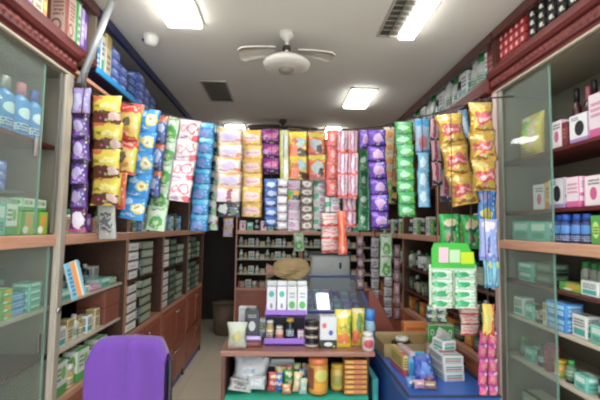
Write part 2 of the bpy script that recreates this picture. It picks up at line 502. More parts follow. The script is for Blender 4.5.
def cornice(o, w, z0, h, proj=.05):
    prof = [(.02, z0), (-.012, z0), (-.016, z0 + h * .16), (-proj * .55, z0 + h * .22), (-proj * .55, z0 + h * .62), (-proj * .8, z0 + h * .66), (-proj, z0 + h * .82), (-proj, z0 + h), (.02, z0 + h)]
    mb = MB().prism(prof[::-1], 0.0, w)
    p = .035; n = int(w / p)
    for i in range(n):       # carved diamond course
        x = (i + .5) * p
        c = (x, -proj * .55 - .008, z0 + h * .42); r = p * .46; hh = h * .19
        q = [(x - r, -proj * .55, c[2]), (x, -proj * .55, c[2] - hh), (x + r, -proj * .55, c[2]), (x, -proj * .55, c[2] + hh)]
        for k in range(4): mb.quad([q[k], q[(k + 1) % 4], c], 1)
    obj('cornice', mb, [CORN, wood('7a3a35', '5c2a27', 6, .6)], o)
    obj('cornice_trim', MB().box(0, w, -.02, -.004, z0 - .012, z0, c=.002), plain('a9a08f', .5), o)

GAL = [0.55, 1.82, 2.58, 3.35, 4.2, 5.0]      # bay posts along the left side
lnames = ['near left glass case', 'second left bay', 'third left bay', 'fourth left bay', 'far left bay']
LF = []
for i in range(5):
    y0, y1 = GAL[i], GAL[i + 1]; LF.append(Frame(XL, y0, R(90)))
side_cabinet(LF[0], GAL[1] - GAL[0], 'tall glass-fronted wooden case with carved red cornice, nearest the camera on the left',
    [(1.145, SHELFW), (.94, DARKW)], [(1.84, CORN)], 2.17, 0, base_z=.62,
    name='display_case', cat='display case', lowback=plain('98978a', .7), toe=True,
    glass=[(.03, 1.09, ZS1 + .003, 2.15, .004), (.03, 1.19, .63, ZS0 - .003, .004)], mate=plain('857d6e', .6))
o = bpy.data.objects['display_case']
obj('glass_shelf', MB().box(.022, 1.04, .03, .2, 1.612, 1.62), glassmat('glass_shelf', (.8, .9, .87, 1), .2), o)
cornice(o, 1.27, 2.17, .105)
obj('door_frame', MB().box(1.205, 1.268, -.018, .0, .0, 2.158, c=.003).box(1.215, 1.235, -.024, -.016, 0.62, 2.158, c=.002), ALU, o)
obj('door_lock', MB().lathe([(0, 0), (.013, 0), (.013, .008), (0, .009)], 12), CHROME, o, (1.225, -.024, 1.13), (R(90), 0, 0))
obj('door_frame', MB().box(1.175, 1.19, -.012, .0, 1.46, 2.155, c=.002), plain('6c6a62', .4, .3), o)

side_cabinet(LF[1], .76, 'open wooden wall bay with white shelf edges just past the pale metal post, left side',
    [(1.145, SHELFW), (.93, SHELFW)], [(1.84, DARKW)], 2.22, 0, lowback=plain('2b2522', .7), base_z=.72)
side_cabinet(LF[2], .77, 'wooden wall bay holding white and grey-green carton stacks, with red-brown doors below, left side',
    [(1.135, DARKW)], [(1.84, DARKW)], 2.22, 2, base_z=.80)
side_cabinet(LF[3], .85, 'fourth wooden wall bay on the left, narrow white stack and dark green boxes',
    [(1.135, DARKW)], [(1.84, DARKW)], 2.22, 2, base_z=.80)
side_cabinet(LF[4], .80, 'last wooden wall bay on the left, beside the dark doorway, filled with green cartons',
    [(1.135, DARKW)], [(1.84, DARKW)], 2.22, 2, base_z=.80)

# right side: frame runs towards the camera, so a=0 is the far post
RY = [0.75, 2.13, 2.98, 3.85, 4.98]
RF = [Frame(XR, RY[i + 1], R(-90)) for i in range(4)]
side_cabinet(RF[0], RY[1] - RY[0], 'tall glass-fronted case with carved maroon cornice, nearest the camera on the right',
    [(1.25, DARKW), (1.075, SHELFW), (.87, SHELFW)], [(1.865, CORN), (1.60, CORN)], 2.26, 0, base_z=.6,
    name='display_case', cat='display case', lowback=plain('8f8a7a', .7), mate=plain('857d6e', .6), toe=False,
    glass=None)
o = bpy.data.objects['display_case.001']
for za, zb in ((ZS1 + .003, 2.24), (.61, ZS0 - .003)):
    gp = obj('glass_door', MB().box(.03, .445, .004, .009, za, zb), GLASS, o)
    obj('glass_edge', MB().box(.440, .446, .003, .010, za, zb), GLASSE, gp)
    gp = obj('glass_door', MB().box(.80, 1.35, .012, .017, za, zb), GLASS, o)
    obj('glass_edge', MB().box(.80, .806, .011, .018, za, zb), GLASSE, gp)
cornice(o, 1.38, 2.26, .105)
obj('door_frame', MB().box(.002, .04, -.02, 0, 0, 2.25, c=.003), plain('b79d95', .4), o)
obj('door_frame', MB().box(.04, .085, -.012, 0, .6, 2.25, c=.003), plain('77776c', .4, .2), o)
side_cabinet(RF[1], .85, 'second wooden wall bay on the right, behind the hanging card of green packs',
    [(1.145, DARKW), (.93, DARKW)], [(1.84, DARKW)], 2.26, 2, base_z=.75)
side_cabinet(RF[2], .87, 'third wooden wall bay on the right with a tan strip and dim glass shelves',
    [(1.145, DARKW), (.93, DARKW)], [(1.84, DARKW)], 2.26, 2, base_z=.75)
side_cabinet(RF[3], 1.13, 'farthest wooden wall bay on the right, in the back corner',
    [(1.145, DARKW), (.93, DARKW)], [(1.84, DARKW)], 2.26, 2, base_z=.75)
cor = bpy.data.objects
for i, nm in enumerate(['wall_cabinet.004', 'wall_cabinet.005', 'wall_cabinet.006']):
    obj('cornice', MB().box(0, (.85, .87, 1.13)[i], -.045, .01, 2.26, 2.34, c=.01), CORN, bpy.data.objects[nm])

# back
BF = [Frame(-.59, YB, 0), Frame(.22, YB, 0)]
side_cabinet(BF[0], .81, 'wooden back cabinet with white medicine bottles on dark shelves, beside the doorway',
    [(1.26, SHELFW), (1.10, SHELFW), (.92, SHELFW)], [(1.84, DARKW)], 2.22, 0, base_z=.75, toe=False)
side_cabinet(BF[1], .92, 'right-hand wooden back cabinet behind the grey steel cabinet',
    [(1.26, SHELFW), (1.10, SHELFW), (.92, SHELFW)], [(1.84, DARKW)], 2.22, 0, base_z=.75, toe=False)

# overhead shelves under the ceiling
def loft(fr, w, z0, label, board, edge, top, back):
    o = thing('loft_shelf', label, 'shelf', fr(0, 0, z0), (0, 0, fr.a))
    H = CZ - z0
    obj('shelf_board', MB().box(0, w, .0, DEP - .01, 0, .02), board, o)
    obj('front_edge', MB().box(0, w, -.012, -.0005, -.002, .032, c=.003), edge, o)
    obj('top_rail', MB().box(0, w, -.012, .015, H - .055, H - .001, c=.003), top, o)
    obj('back_panel', MB().box(0, w, DEP - .01, DEP, 0.02, H - .001), back, o)
    n = 1
    for k in range(n + 1): 
        x = min(w - .015, max(0, k * w / n - .0075)); obj('divider', MB().box(x, x + .015, .0, DEP - .01, .02, H - .001), board, o)
    return o
TAN = plain('8c7f68', .6)
loft(Frame(XL, .55, R(90)), 1.49, 2.30, 'near loft shelf on the left above the carved cornice, tan back', TAN, CORN, DARKW, TAN)
loft(Frame(XL, 2.045, R(90)), 2.94, 2.28, 'blue-edged loft shelf running under the ceiling on the left', NAVY, CYANP, NAVY, DARKIN)
loft(Frame(XR, 2.13, R(-90)), 1.38, 2.378, 'near loft shelf on the right above the carved maroon cornice', DARKW, CORN, DARKW, plain('6d5f4c', .6))
loft(Frame(XR, 4.98, R(-90)), 2.84, 2.345, 'far loft shelf on the right holding white and green bottles', DARKW, DARKW, DARKW, plain('33291f', .6))

# ------------------------------------------------------------------ print designs
pW = pm('white_teal', 'd9dcd8', [('r', .08, .92, .1, .4, '3aa39a'), ('t', .1, .9, .5, .9, '51606a')])
pWg = pm('white_green', 'dde2d8', [('r', 0, 1, 0, .28, '4aa84f'), ('e', .7, .65, .18, .2, '79b84f'), ('t', .08, .5, .45, .9, '447a4a')])
pTeal = pm('teal', '6fc0ae', [('r', .1, .9, .55, .9, 'cfe6dd'), ('t', .15, .85, .15, .45, '1e6a62')])
pWhite = pm('white_shade_gaps', 'f0f0ee', [('r', 0, 1, 0, .15, '1b1d20'), ('t', .2, .8, .4, .7, 'b8bcc4', 1)])  # dark foot bands of these three paint the shaded gaps between stacked cartons
pGG = pm('greygreen', 'a3b09b', [('r', 0, 1, 0, .16, '1f2c26'), ('t', .15, .85, .4, .8, 'c0c8b4', 2)])
pDG = pm('darkgreen', '54705c', [('r', 0, 1, 0, .16, '14201a'), ('t', .15, .85, .4, .8, '9ab09c', 2)])
pGreen = pm('green', '4e9c46', [('e', .5, .5, .36, .3, 'b7d86c'), ('t', .2, .8, .35, .65, '1f5f2a')])
pYG = pm('yellowgreen', '9cc43c', [('e', .62, .6, .25, .3, 'e2a23a'), ('r', 0, .3, 0, 1, '5ea848'), ('e', .4, .2, .22, .16, 'eef2e4')])
pBlueC = pm('blue_carton', '3a58b4', [('r', 0, 1, .42, .5, 'b8c4ea'), ('e', .5, .72, .3, .13, 'c8d2f0'), ('t', .1, .9, .08, .35, '8fa4e0')])
pBlue = pm('blue_pack', '2a84cc', [('r', .05, .95, .55, .85, '9ad2ee'), ('t', .1, .9, .1, .45, 'd8ecf4')])
pDBlue = pm('deep_blue', '1d2f6c', [('e', .5, .6, .34, .2, '4a8ad0'), ('t', .1, .9, .1, .35, 'b0c0e4')])
pRedC = pm('red_carton', 'b8262c', [('e', .5, .5, .22, .28, 'e8c4b8'), ('r', 0, 1, 0, .1, '7c1218')])
pMar = pm('maroon', '6c1c24', [('t', .15, .85, .3, .8, 'b06a6a')])
pBlk = pm('black_dot', '17181c', [('e', .5, .5, .26, .3, 'd4d6d4'), ('e', .85, .2, .1, .12, 'c0b040')])
pPink = pm('pink_white', 'd8d2d4', [('e', .55, .4, .2, .22, 'c04c84'), ('r', 0, .08, 0, 1, 'd08ab0'), ('t', .25, .9, .7, .92, '6a5a68', 2)])
pWB = pm('white_dark_pic', 'd4d6d8', [('e', .55, .48, .26, .28, '20222c'), ('r', 0, 1, 0, .12, '9a7ab0'), ('t', .1, .5, .8, .95, '50586a', 2)])
pMag = pm('magenta_box', 'd8ccd4', [('r', 0, 1, 0, .18, 'c0508a'), ('t', .1, .9, .45, .85, 'c07a9c')])
pYel = pm('yellow_pack', 'd8b83a', [('r', 0, 1, 0, .25, 'c8782c'), ('t', .15, .85, .4, .85, '7a3c1c')])
pOr = pm('orange_pack', 'd88a2c', [('e', .5, .55, .34, .2, 'e8c864'), ('r', 0, 1, .0, .12, 'a04a1a')])
pLav = pm('lavender_pack', 'b4a6d8', [('r', 0, 1, 0, .2, '6a3f9c'), ('t', .15, .85, .4, .8, 'e4dcf0')])
pPurp = pm('purple_pack', '6a3a9c', [('e', .5, .6, .35, .2, 'd0b8e0'), ('r', 0, 1, 0, .12, '3a1c64')])
pBrn = pm('brown_white', 'c6b0a4', [('r', 0, .35, 0, 1, '8c4a40'), ('o', .62, .3, .26, .14, .35, '8c4a40'), ('t', .45, .95, .5, .9, '8c4a40', 5)])
pGW = pm('green_white_tall', 'c8dcc8', [('r', 0, .4, 0, 1, '3a9c46'), ('t', .45, .95, .2, .8, '4a7a52', 4)])
pCream = pm('cream', 'd6ccac', [('r', 0, 1, .7, 1, 'b09a54'), ('t', .15, .85, .2, .6, '6a6040')])
pBrown = pm('brown_glass', '3c2418', [('r', 0, 1, .2, .7, 'd0c8b4'), ('t', .1, .9, .25, .65, '7c3c30')], .2)
pDk = pm('dark_bottle', '232a30', [('r', 0, 1, .25, .65, '5a7a88'), ('t', .1, .9, .3, .6, 'c8d0d0')], .2)
pRedBot = pm('dark_red_bottle', '4c141e', [('r', 0, 1, .2, .5, 'b04a6a')], .25)
pMilk = pm('milky_bottle', 'c8ccc6', [('r', 0, 1, .2, .62, '9fb8a6'), ('t', .1, .9, .28, .55, '4a6a58')], .3)
capW = plain('d0d0cc', .4); capG = plain('3f9a52', .4); capP = plain('d0788c', .4); capB = plain('2a5ab8', .4); capK = plain('1c1c1e', .4); capM = plain('a8a8a4', .3, .5)
capY = plain('c8a83a', .4)

C = carton
pWt = pm('white_plain_bottle', 'dcdcd8', [('r', 0, 1, .2, .5, 'b8bcc4')], .3)
# ------------------------------------------------------------------ left goods
f0 = LF[0]; w0 = 'upper shelf of the near left case'
bb = pm('blue_bottle', '2c8cd4', [('r', 0, 1, .12, .3, 'b8d8ec'), ('e', .5, .55, .14, .13, 'd8ecf4'), ('t', .35, .65, .1, .3, '1a4a9c')], .25)
gb = pm('green_bottle', '8cc08c', [('r', 0, 1, .2, .6, 'd0e4c0'), ('t', .3, .7, .25, .5, '2a7a3c')], .25)
wb = pm('white_bottle', 'b4c8c4', [('r', 0, 1, .2, .6, '86b8a8'), ('t', .3, .7, .25, .5, '3c6a6c')], .25)
row(f0, .70, 1.19, 1.84, .05, [(bottle(.043, .215, bb, capB, flat=.7), 'blue bottle with dark blue cap', 1), (bottle(.043, .215, bb, capP, flat=.7), 'blue bottle with pink cap', 1),
    (bottle(.043, .21, bb, capM, flat=.7), 'blue bottle with grey cap', 1), (bottle(.036, .17, gb, capW, flat=.7), 'pale green bottle', 1), (bottle(.036, .17, wb, capW, flat=.7), 'milky white bottle', 1)], w0, end='the pale post', dj=.004, gap=.003, rev=True)
row(f0, .70, .95, 1.84, .17, [(C(.07, .05, .25, pW), 'tall teal carton', 1), (C(.09, .06, .2, pWg), 'green-based carton', 1)], 'back of the upper shelf, near left case')
row(f0, .72, 1.0, 1.62, .05, [(C(.075, .05, .035, pBlueC), 'flat blue carton', 3)], 'glass shelf, near left case')
row(f0, 1.03, 1.20, ZS1, .03, [(C(.08, .05, .095, pYG), 'lime and orange carton', 1)], 'tan strip by the pale post', end='the pale post', gap=.003, rev=True)
row(f0, 1.03, 1.20, ZS1 + .0965, .03, [(C(.08, .05, .05, pWg), 'small green-based carton', 1)], 'atop the lime cartons', end='the pale post', gap=.003, rev=True)
row(f0, .68, 1.02, ZS1, .03, [(C(.07, .05, .12, pWg), 'white and green carton', 1), (C(.062, .04, .12, pTeal), 'teal carton', 1)], 'tan strip of the near left case', end='the lime cartons', gap=.003, rev=True)
row(f0, .70, 1.19, ZS1, .14, [(C(.08, .06, .15, pWg), 'back-row green-based carton', 1)], 'tan strip of the near left case')
row(f0, .62, 1.19, 1.145, .03, [(C(.085, .07, .028, pBlue), 'flat blue carton', 3), (C(.08, .07, .028, pTeal), 'flat teal carton', 4), (C(.07, .07, .026, pPink), 'flat pink-printed carton', 3), (C(.07, .06, .03, pBrn), 'flat brown and white carton', 3), (C(.06, .06, .028, pYG), 'flat lime carton', 4)], 'middle shelf, near left case', gap=.004)
row(f0, .65, 1.19, 1.145, .16, [(C(.1, .08, .17, pDG), 'dark green box', 1), (C(.09, .08, .21, pGreen), 'green box', 1)], 'back of middle shelf, near left case')
row(f0, .65, 1.18, .62 + .002, .05, [(C(.13, .1, .1, pTeal), 'teal box', 1), (C(.1, .08, .13, pW), 'white box', 1), (C(.12, .1, .07, pTeal), 'low teal box', 1)], 'floor of the near left case')
row(f0, .62, .86, .94, .04, [(C(.1, .1, .06, pTeal), 'teal box', 1)], 'dark lower shelf of the near left case')

f1 = LF[1]
row(f1, .03, .73, 1.145, .02, [(C(.12, .09, .05, pTeal), 'flat teal box', 1), (C(.07, .05, .04, pWg), 'low white and green carton', 1), (C(.1, .07, .035, pW), 'flat white carton', 1), (C(.1, .07, .03, pMag), 'flat magenta carton', 1)], 'white shelf, second left bay')
row(f1, .05, .73, 1.145, .15, [(bottle(.025, .12, pDk, capW, split=False), 'dark bottle', 1), (C(.07, .07, .1, pW), 'white box', 1), (bottle(.028, .14, pBrown, capW, split=False), 'brown bottle', 1)], 'back of white shelf, second left bay', gap=.02)
row(f1, .03, .50, .93, .03, [(bottle(.022, .09, pCream, capY, split=False), 'cream bottle', 1), (C(.06, .06, .09, pW), 'white carton', 1), (C(.06, .05, .11, pCream), 'cream carton', 1), (bottle(.024, .12, pMilk, capW, split=False), 'milky bottle', 1)], 'second shelf of the second left bay')
place(C(.2, .16, .19, pm('brown_box', '8c5444', [('r', .0, 1, .47, .53, '74402f')])), f1(.625, .1, .9305), R(90), 'red-brown box at the far end of second shelf, second left bay')
row(f1, .03, .73, .722, .02, [(C(.11, .08, .15, pWg), 'green-based white box', 1), (jar(.04, .1, pCream, capW, split=False), 'cream jar', 1)], 'bottom shelf of the second left bay')
row(f1, .03, .73, ZS1, .06, [(C(.06, .05, .1, pPurp), 'purple carton', 1), (C(.07, .05, .08, pBrn), 'brown and white carton', 1), (bottle(.024, .12, pMilk, capG, split=False), 'milky bottle', 1), (C(.07, .05, .11, pWg), 'green-based carton', 1)], 'strip of the second left bay')
# leaning blue and orange packet at the post
pLean = pm('blue_orange_leaf', '6cb0c8', [('r', .35, .7, 0, 1, 'd88c50'), ('r', .7, .82, 0, 1, 'dcd8b8'), ('t', .05, .3, .1, .9, '2a5a8c', 7)])
pr = C(.075, .012, .165, pLean, name='leaflet_pack')
q = f1(.05, -.062, 1.20)
stand = C(.115, .09, .049, pTeal)
place(pr, (q[0] + .012, q[1] - .02, 1.172), 0, 'blue and orange flat packet leaning out beside the pale metal post', None, (R(-6), R(-14), R(70)))
bpy.data.objects['leaflet_pack']['category'] = 'packet'

for bi, (fr, specs_hi, specs_lo) in enumerate([
    (LF[2], None, None), (LF[3], None, None), (LF[4], None, None)]):
    wh = lnames[bi + 2]
    for (zz, n, sh) in ((1.135, 4, 'upper rack'), (.80, 5, 'lower rack')):
        whr = '%s, %s' % (sh, wh)
        if bi == 0:
            st = [(C(.17, .13, .0605, pWhite, name='medicine_box'), 'white carton', n), (C(.03, .02, .2, pDk, name='divider_card'), 'thin dark divider card', 1), (C(.21, .13, .0605, pGG, name='medicine_box'), 'grey-green carton', n), (C(.2, .13, .0605, pDG, name='medicine_box'), 'dark green carton', n - 1)]
        elif bi == 1:
            st = [(C(.15, .13, .0605, pWhite, name='medicine_box'), 'white carton', n), (C(.22, .13, .0605, pDG, name='medicine_box'), 'dark green carton', n), (C(.22, .13, .0605, pGG, name='medicine_box'), 'grey-green carton', n - 1)]
        else:
            st = [(C(.12, .13, .0605, pGG, name='medicine_box'), 'grey-green carton', n - 1), (C(.24, .13, .0605, pDG, name='medicine_box'), 'dark green carton', n)]
        row(fr, .05, GAL[bi + 3] - GAL[bi + 2] - .03, zz, .01, st, whr, gap=.02, dj=.003)
    row(fr, .04, .74, ZS1, .05, [(C(.08, .06, .13, pW), 'white and teal carton', 1), (C(.07, .06, .16, pDG), 'dark green carton', 1), (bottle(.03, .15, pMilk, capG, split=False), 'milky bottle', 1), (C(.08, .06, .14, pBlue), 'blue carton', 1)], 'tan strip of the ' + wh, gap=.01)

# left loft goods
fl = Frame(XL, .55, R(90))
row(fl, .60, 1.14, 2.3205, .03, [(C(.06, .12, .22, pCream), 'cream book-like box', 1), (C(.028, .12, .25, pYel), 'slim yellow box', 1), (C(.05, .12, .24, pW), 'white tall box', 1), (C(.022, .12, .24, pDBlue), 'slim dark blue box', 1), (C(.03, .12, .25, pLav), 'slim lavender box', 1)], 'near left loft shelf', gap=.003)
row(fl, 1.235, 1.47, 2.3205, .02, [(C(.085, .1, .235, pBrn), 'tall brown and white box with ring mark', 1), (C(.04, .1, .235, pGW), 'slim green and white box', 1), (C(.035, .1, .23, pLav), 'slim lavender box', 1), (C(.04, .1, .23, pPurp), 'slim purple box', 1)], 'far end of near left loft shelf', gap=.002, reps=1)
fm = Frame(XL, 2.045, R(90))
row(fm, .017, .25, 2.301, .015, [(C(.07, .1, .25, pBlue), 'tall light blue box', 1), (C(.04, .1, .22, pW), 'tall white box', 1), (C(.07, .1, .25, pCream), 'tall cream box', 1)], 'front of the blue loft shelf', gap=.003, reps=1)
row(fm, .22, 1.25, 2.301, .015, [(C(.12, .1, .055, pBlueC), 'blue carton', 4), (C(.11, .1, .055, pBlueC), 'shorter blue carton', 3), (C(.13, .1, .05, pDBlue), 'deep blue carton', 3)], 'on the blue loft shelf', gap=.008, reps=2)
row(fm, 1.3, 2.3, 2.301, .02, [(C(.13, .12, .05, pBlk), 'black carton', 2), (jar(.05, .1, pCream, capM, split=False), 'cream jar', 1)], 'far part of the blue loft shelf', gap=.02, reps=2)

# ------------------------------------------------------------------ right goods.  a=0 is the far post: end text is 'the far post'
g0 = RF[0]; fe = 'the pinkish post'
row(g0, .36, .95, 1.865, .16, [(bottle(.02, .29, pRedBot, capK, split=False, neck=.5), 'dark red bottle', 1), (bottle(.022, .28, pRedBot, capP, split=False, neck=.5), 'red bottle with pink cap', 1)], 'upper shelf of the right case', end=fe)
row(g0, .40, .95, 1.865, .032, [(C(.075, .04, .12, pPink), 'white carton with pink mark', 1), (C(.03, .04, .1, pMar), 'slim maroon carton', 1), (C(.1, .04, .115, pWB), 'white carton with dark picture', 1), (C(.08, .04, .17, pMag), 'tall magenta-based carton', 1)], 'front of upper shelf, right case', end=fe, gap=.004)
row(g0, .25, .95, 1.60, .032, [(C(.09, .05, .12, pPink), 'white carton with pink mark', 1), (C(.035, .05, .125, pYel), 'slim yellow carton', 1), (C(.1, .05, .13, pWB), 'white carton with dark picture', 1), (C(.075, .05, .125, pMag), 'magenta-based carton', 1)], 'second shelf of right case', end=fe, gap=.005)
row(g0, .09, .39, ZS1, .034, [(C(.14, .07, .095, pTeal), 'wide teal box', 1), (C(.13, .07, .09, pTeal), 'other wide teal box', 1)], 'tan strip of the right case', end=fe, gap=.005)
row(g0, .38, .60, ZS1, .034, [(bottle(.026, .12, pDBlue, capB, split=False, neck=.6), 'blue bottle', 1)], 'tan strip of the right case', end=fe, gap=.002)
row(g0, .62, .95, ZS1, .034, [(C(.05, .05, .11, pGreen), 'green carton', 1), (C(.1, .05, .12, pBlue), 'light blue carton', 1), (C(.08, .05, .1, pOr), 'orange carton', 1)], 'tan strip of the right case', end=fe, gap=.003)
row(g0, .10, .40, 1.25, .05, [(C(.12, .08, .045, pTeal), 'flat teal box', 2), (C(.12, .08, .05, pDG), 'dark green box', 2)], 'shelf under the strip, right case', end=fe)
row(g0, .42, .62, 1.25, .12, [(bottle(.022, .12, pMilk, capG, split=False, neck=.6), 'milky green bottle', 1)], 'shelf under the strip, right case', end=fe)
row(g0, .42, .95, 1.25, .034, [(C(.13, .05, .035, pYG), 'flat lime carton', 1), (C(.09, .06, .06, pW), 'white carton', 1)], 'front of shelf under the strip, right case', end=fe)
row(g0, .08, .95, 1.075, .03, [(C(.08, .06, .09, pW), 'white carton', 1), (C(.07, .06, .07, pTeal), 'teal carton', 1), (C(.035, .05, .08, pBrown), 'slim brown box', 1), (C(.03, .05, .1, pCream), 'slim cream box', 1), (C(.12, .08, .06, pBlue), 'light blue box', 2)], 'pale middle shelf, right case', end=fe, gap=.012)
row(g0, .08, .95, .87, .04, [(bottle(.024, .09, pDG, capG, split=False), 'green bottle', 1), (C(.07, .06, .06, pTeal), 'teal carton', 1), (bottle(.026, .1, pDk, capK, split=False), 'dark bottle', 1), (C(.035, .06, .12, pMar), 'slim maroon box', 1), (jar(.026, .07, pYG, capY, split=False), 'lime jar', 1)], 'lower pale shelf, right case', end=fe, gap=.012)
row(g0, .1, .9, .602, .05, [(C(.15, .1, .1, pGG), 'grey-green box', 1), (C(.1, .1, .08, pYG), 'lime box', 1)], 'floor of right case', end=fe, gap=.03)
# plastic bag of yellow and green packs on the upper shelf behind glass
bagm = pm('yellow_green_bag', 'd0b438', [('r', .42, .6, .3, .85, '7cc43a'), ('r', .66, .86, .2, .85, 'd8b09c'), ('t', .05, .45, .2, .9, '8c7830', 5), ('e', .3, .9, .3, .08, 'cfc8b0')], .25, crinkle=.6)
pr = pouch(.19, .11, .22, bagm, name='plastic_bag', seed=8); pr['cat'] = 'bag'
place(pr, g0(.185, .09, 1.867), R(-90), 'plastic bag of yellow and lime packs behind glass, upper shelf of right case', None)

gl = Frame(XR, 2.13, R(-90))
for c in range(5):
    for k in range(4):
        place(C(.046, .09, .045, pRedC), gl(.025 + .049 * c, .07, 2.399 + .0458 * k), R(-90) + random.uniform(-.02, .02),
              'red carton, %s from bottom in %s column from the dark red box, right loft shelf' % (ORD[k + 1], ORD[c + 1]), 'red cartons on the right loft shelf')
        place(C(.052, .09, .043, pBlk), gl(.30 + .068 * c, .07, 2.399 + .0438 * k), R(-90) + random.uniform(-.02, .02),
              'black white-dotted pack, %s from bottom, %s column from the red cartons' % (ORD[k + 1], ORD[c + 1]), 'black dotted packs on the right loft shelf')
row(gl, .65, .98, 2.3985, .03, [(C(.08, .08, .17, pPink), 'white carton with pink mark', 1), (C(.08, .08, .15, pWB), 'white carton with dark picture', 1)], 'right loft shelf', end='the black packs')
gm = Frame(XR, 4.98, R(-90))
row(gm, 2.64, 2.82, 2.366, .03, [(C(.10, .08, .2, pMar), 'tall dark red box', 1), (C(.035, .08, .2, pW), 'slim white and teal box', 1)], 'beside the red cartons on the right loft', end='the corner', reps=1, rev=True, gap=.003)
row(gm, 1.0, 2.62, 2.366, .04, [(bottle(.042, .235, pMilk, capG, split=False, neck=.6), 'green-capped milky bottle', 1), (bottle(.042, .24, pMilk, capW, split=False, neck=.6), 'white-capped milky bottle', 1), (C(.08, .07, .2, pW), 'white and teal carton', 1), (bottle(.04, .22, pDk, capW, split=False, neck=.6), 'slate bottle with white cap', 1)], 'far right loft shelf', end='the near end', gap=.012, rev=True)

for bi in (1, 2, 3):
    wh = ['', 'second right bay', 'third right bay', 'farthest right bay'][bi]; L = RY[bi + 1] - RY[bi]; fr = RF[bi]
    row(fr, .05, L - .04, 1.145, .04, [(bottle(.03, .15, pMilk, capG, split=False), 'green-capped milky bottle', 1), (C(.09, .08, .13, pGG), 'grey-green carton', 1), (bottle(.03, .16, pDk, capW, split=False), 'slate bottle', 1), (C(.09, .08, .12, pWhite), 'white carton', 1)], 'upper shelf of the ' + wh, end='the far side', gap=.015)
    row(fr, .05, L - .04, .93, .04, [(C(.1, .08, .12, pDG), 'dark green carton', 1), (bottle(.03, .15, pBrown, capW, split=False), 'brown bottle', 1), (C(.1, .08, .1, pGG), 'grey-green carton', 1), (jar(.03, .1, pCream, capK, split=False), 'cream jar', 1)], 'second shelf of the ' + wh, end='the far side', gap=.015)
    row(fr, .05, L - .04, .752, .04, [(C(.1, .08, .12, pOr), 'orange carton', 1), (C(.1, .08, .1, pDG), 'dark green carton', 1)], 'bottom shelf of the ' + wh, end='the far side', gap=.03)
    row(fr, .05, L - .04, ZS1, .04, [(bottle(.028, .14, pDk, capW, split=False), 'slate bottle', 1), (bottle(.028, .13, pRedBot, capB, split=False), 'blue-capped red bottle', 1), (C(.07, .06, .15, pW), 'white and teal carton', 1), (C(.06, .06, .12, pGreen), 'green carton', 1)], 'tan strip of the ' + wh, end='the far side', gap=.012)

for bi, (fr, L, wh) in enumerate(((BF[0], .81, 'left back cabinet'), (BF[1], .92, 'right back cabinet'))):
    for z, sh in ((1.26, 'top shelf'), (1.10, 'second shelf'), (.92, 'third shelf'), (.752, 'bottom shelf')):
        sp = [(bottle(.027, .11, pMilk, capW, split=False), 'milky bottle', 1), (bottle(.022, .075, pCream, capW, split=False), 'cream bottle', 1), (C(.07, .05, .09, pW), 'white carton', 1), (bottle(.025, .095, pWt, capW, split=False), 'white bottle', 1), (C(.055, .05, .055, pCream), 'cream carton', 1)]
        if z < .8: sp = [(C(.08, .06, .07, pBrn), 'brown and white carton', 1), (C(.07, .06, .09, pW), 'white carton', 1), (jar(.03, .07, pMilk, capW, split=False), 'milky jar', 1)]
        row(fr, .04, L - .04, z, .03, sp, '%s of %s' % (sh, wh), end='its left side', gap=.008)
    row(fr, .04, L - .04, ZS1, .03, [(C(.08, .06, .12, pPink), 'white carton with pink mark', 1), (C(.07, .06, .1, pTeal), 'teal carton', 1), (bottle(.03, .13, pDk, capW, split=False), 'slate bottle', 1)], 'strip of the ' + wh, end='its left side', gap=.01)
#PART2
# ------------------------------------------------------------------ ceiling fittings
TUBE = emit('lamp_diffuser', (1, .985, .95, 1), 17.0)
DARKDIFF = plain('4e4a42', .35)
def fixture(x0, x1, y0, y1, lit, label, grille=None):
    o = thing('ceiling_light', label, 'ceiling light', ((x0 + x1) / 2, (y0 + y1) / 2, CZ), (0, 0, 0), 'recessed ceiling lights')
    w, l = (x1 - x0) / 2, (y1 - y0) / 2
    fr = MB().box(-w - .012, -w, -l - .012, l + .012, -.012, -.001).box(w, w + .012, -l - .012, l + .012, -.012, -.001)
    fr.box(-w, w, -l - .012, -l, -.012, -.001).box(-w, w, l, l + .012, -.012, -.001)
    obj('frame', fr, plain('a8a498', .4), o)
    if grille:
        obj('diffuser', MB().box(-w + grille, w, -l, l, -.028, -.001, c=.003), TUBE, o)
        obj('dark_panel', MB().box(-w, -w + grille, -l, l, -.006, -.001), DARKDIFF, o)
        g = MB(); n = int(2 * l / .05)
        for i in range(n): g.box(-w, -w + grille, -l + i * .05, -l + i * .05 + .006, -.011, -.006)
        g.box(-w + grille / 2 - .003, -w + grille / 2 + .003, -l, l, -.012, -.006)
        obj('louvre', g, plain('8e897c', .35, .4), o)
    else:
        obj('diffuser', MB().box(-w, w, -l, l, -.028 if lit else -.006, -.001), TUBE if lit else DARKDIFF, o)
        if not lit:
            g = MB(); n = int(2 * l / .055)
            for i in range(n): g.box(-w, w, -l + i * .055, -l + i * .055 + .006, -.011, -.006)
            g.box(-.003, .003, -l, l, -.012, -.006)
            obj('louvre', g, plain('6e6a60', .35, .4), o)
fixture(-.655, -.475, 1.35, 2.17, True, 'bright rectangular ceiling light at the top left, nearest the camera')
fixture(.53, .73, 1.3, 2.22, True, 'half-lit ceiling light at the top right with a dark louvred side', .115)
fixture(.53, .725, 3.12, 3.57, True, 'small bright ceiling light deeper in, right of the fan')
fixture(-.655, -.475, 3.05, 3.53, False, 'unlit dark louvred ceiling light left of the fan')
fixture(-.66, -.46, 4.35, 4.85, True, 'far bright ceiling light just above the white and orange sachets')
fixture(.46, .62, 4.35, 4.85, True, 'far bright ceiling light above the coral sachet strip')

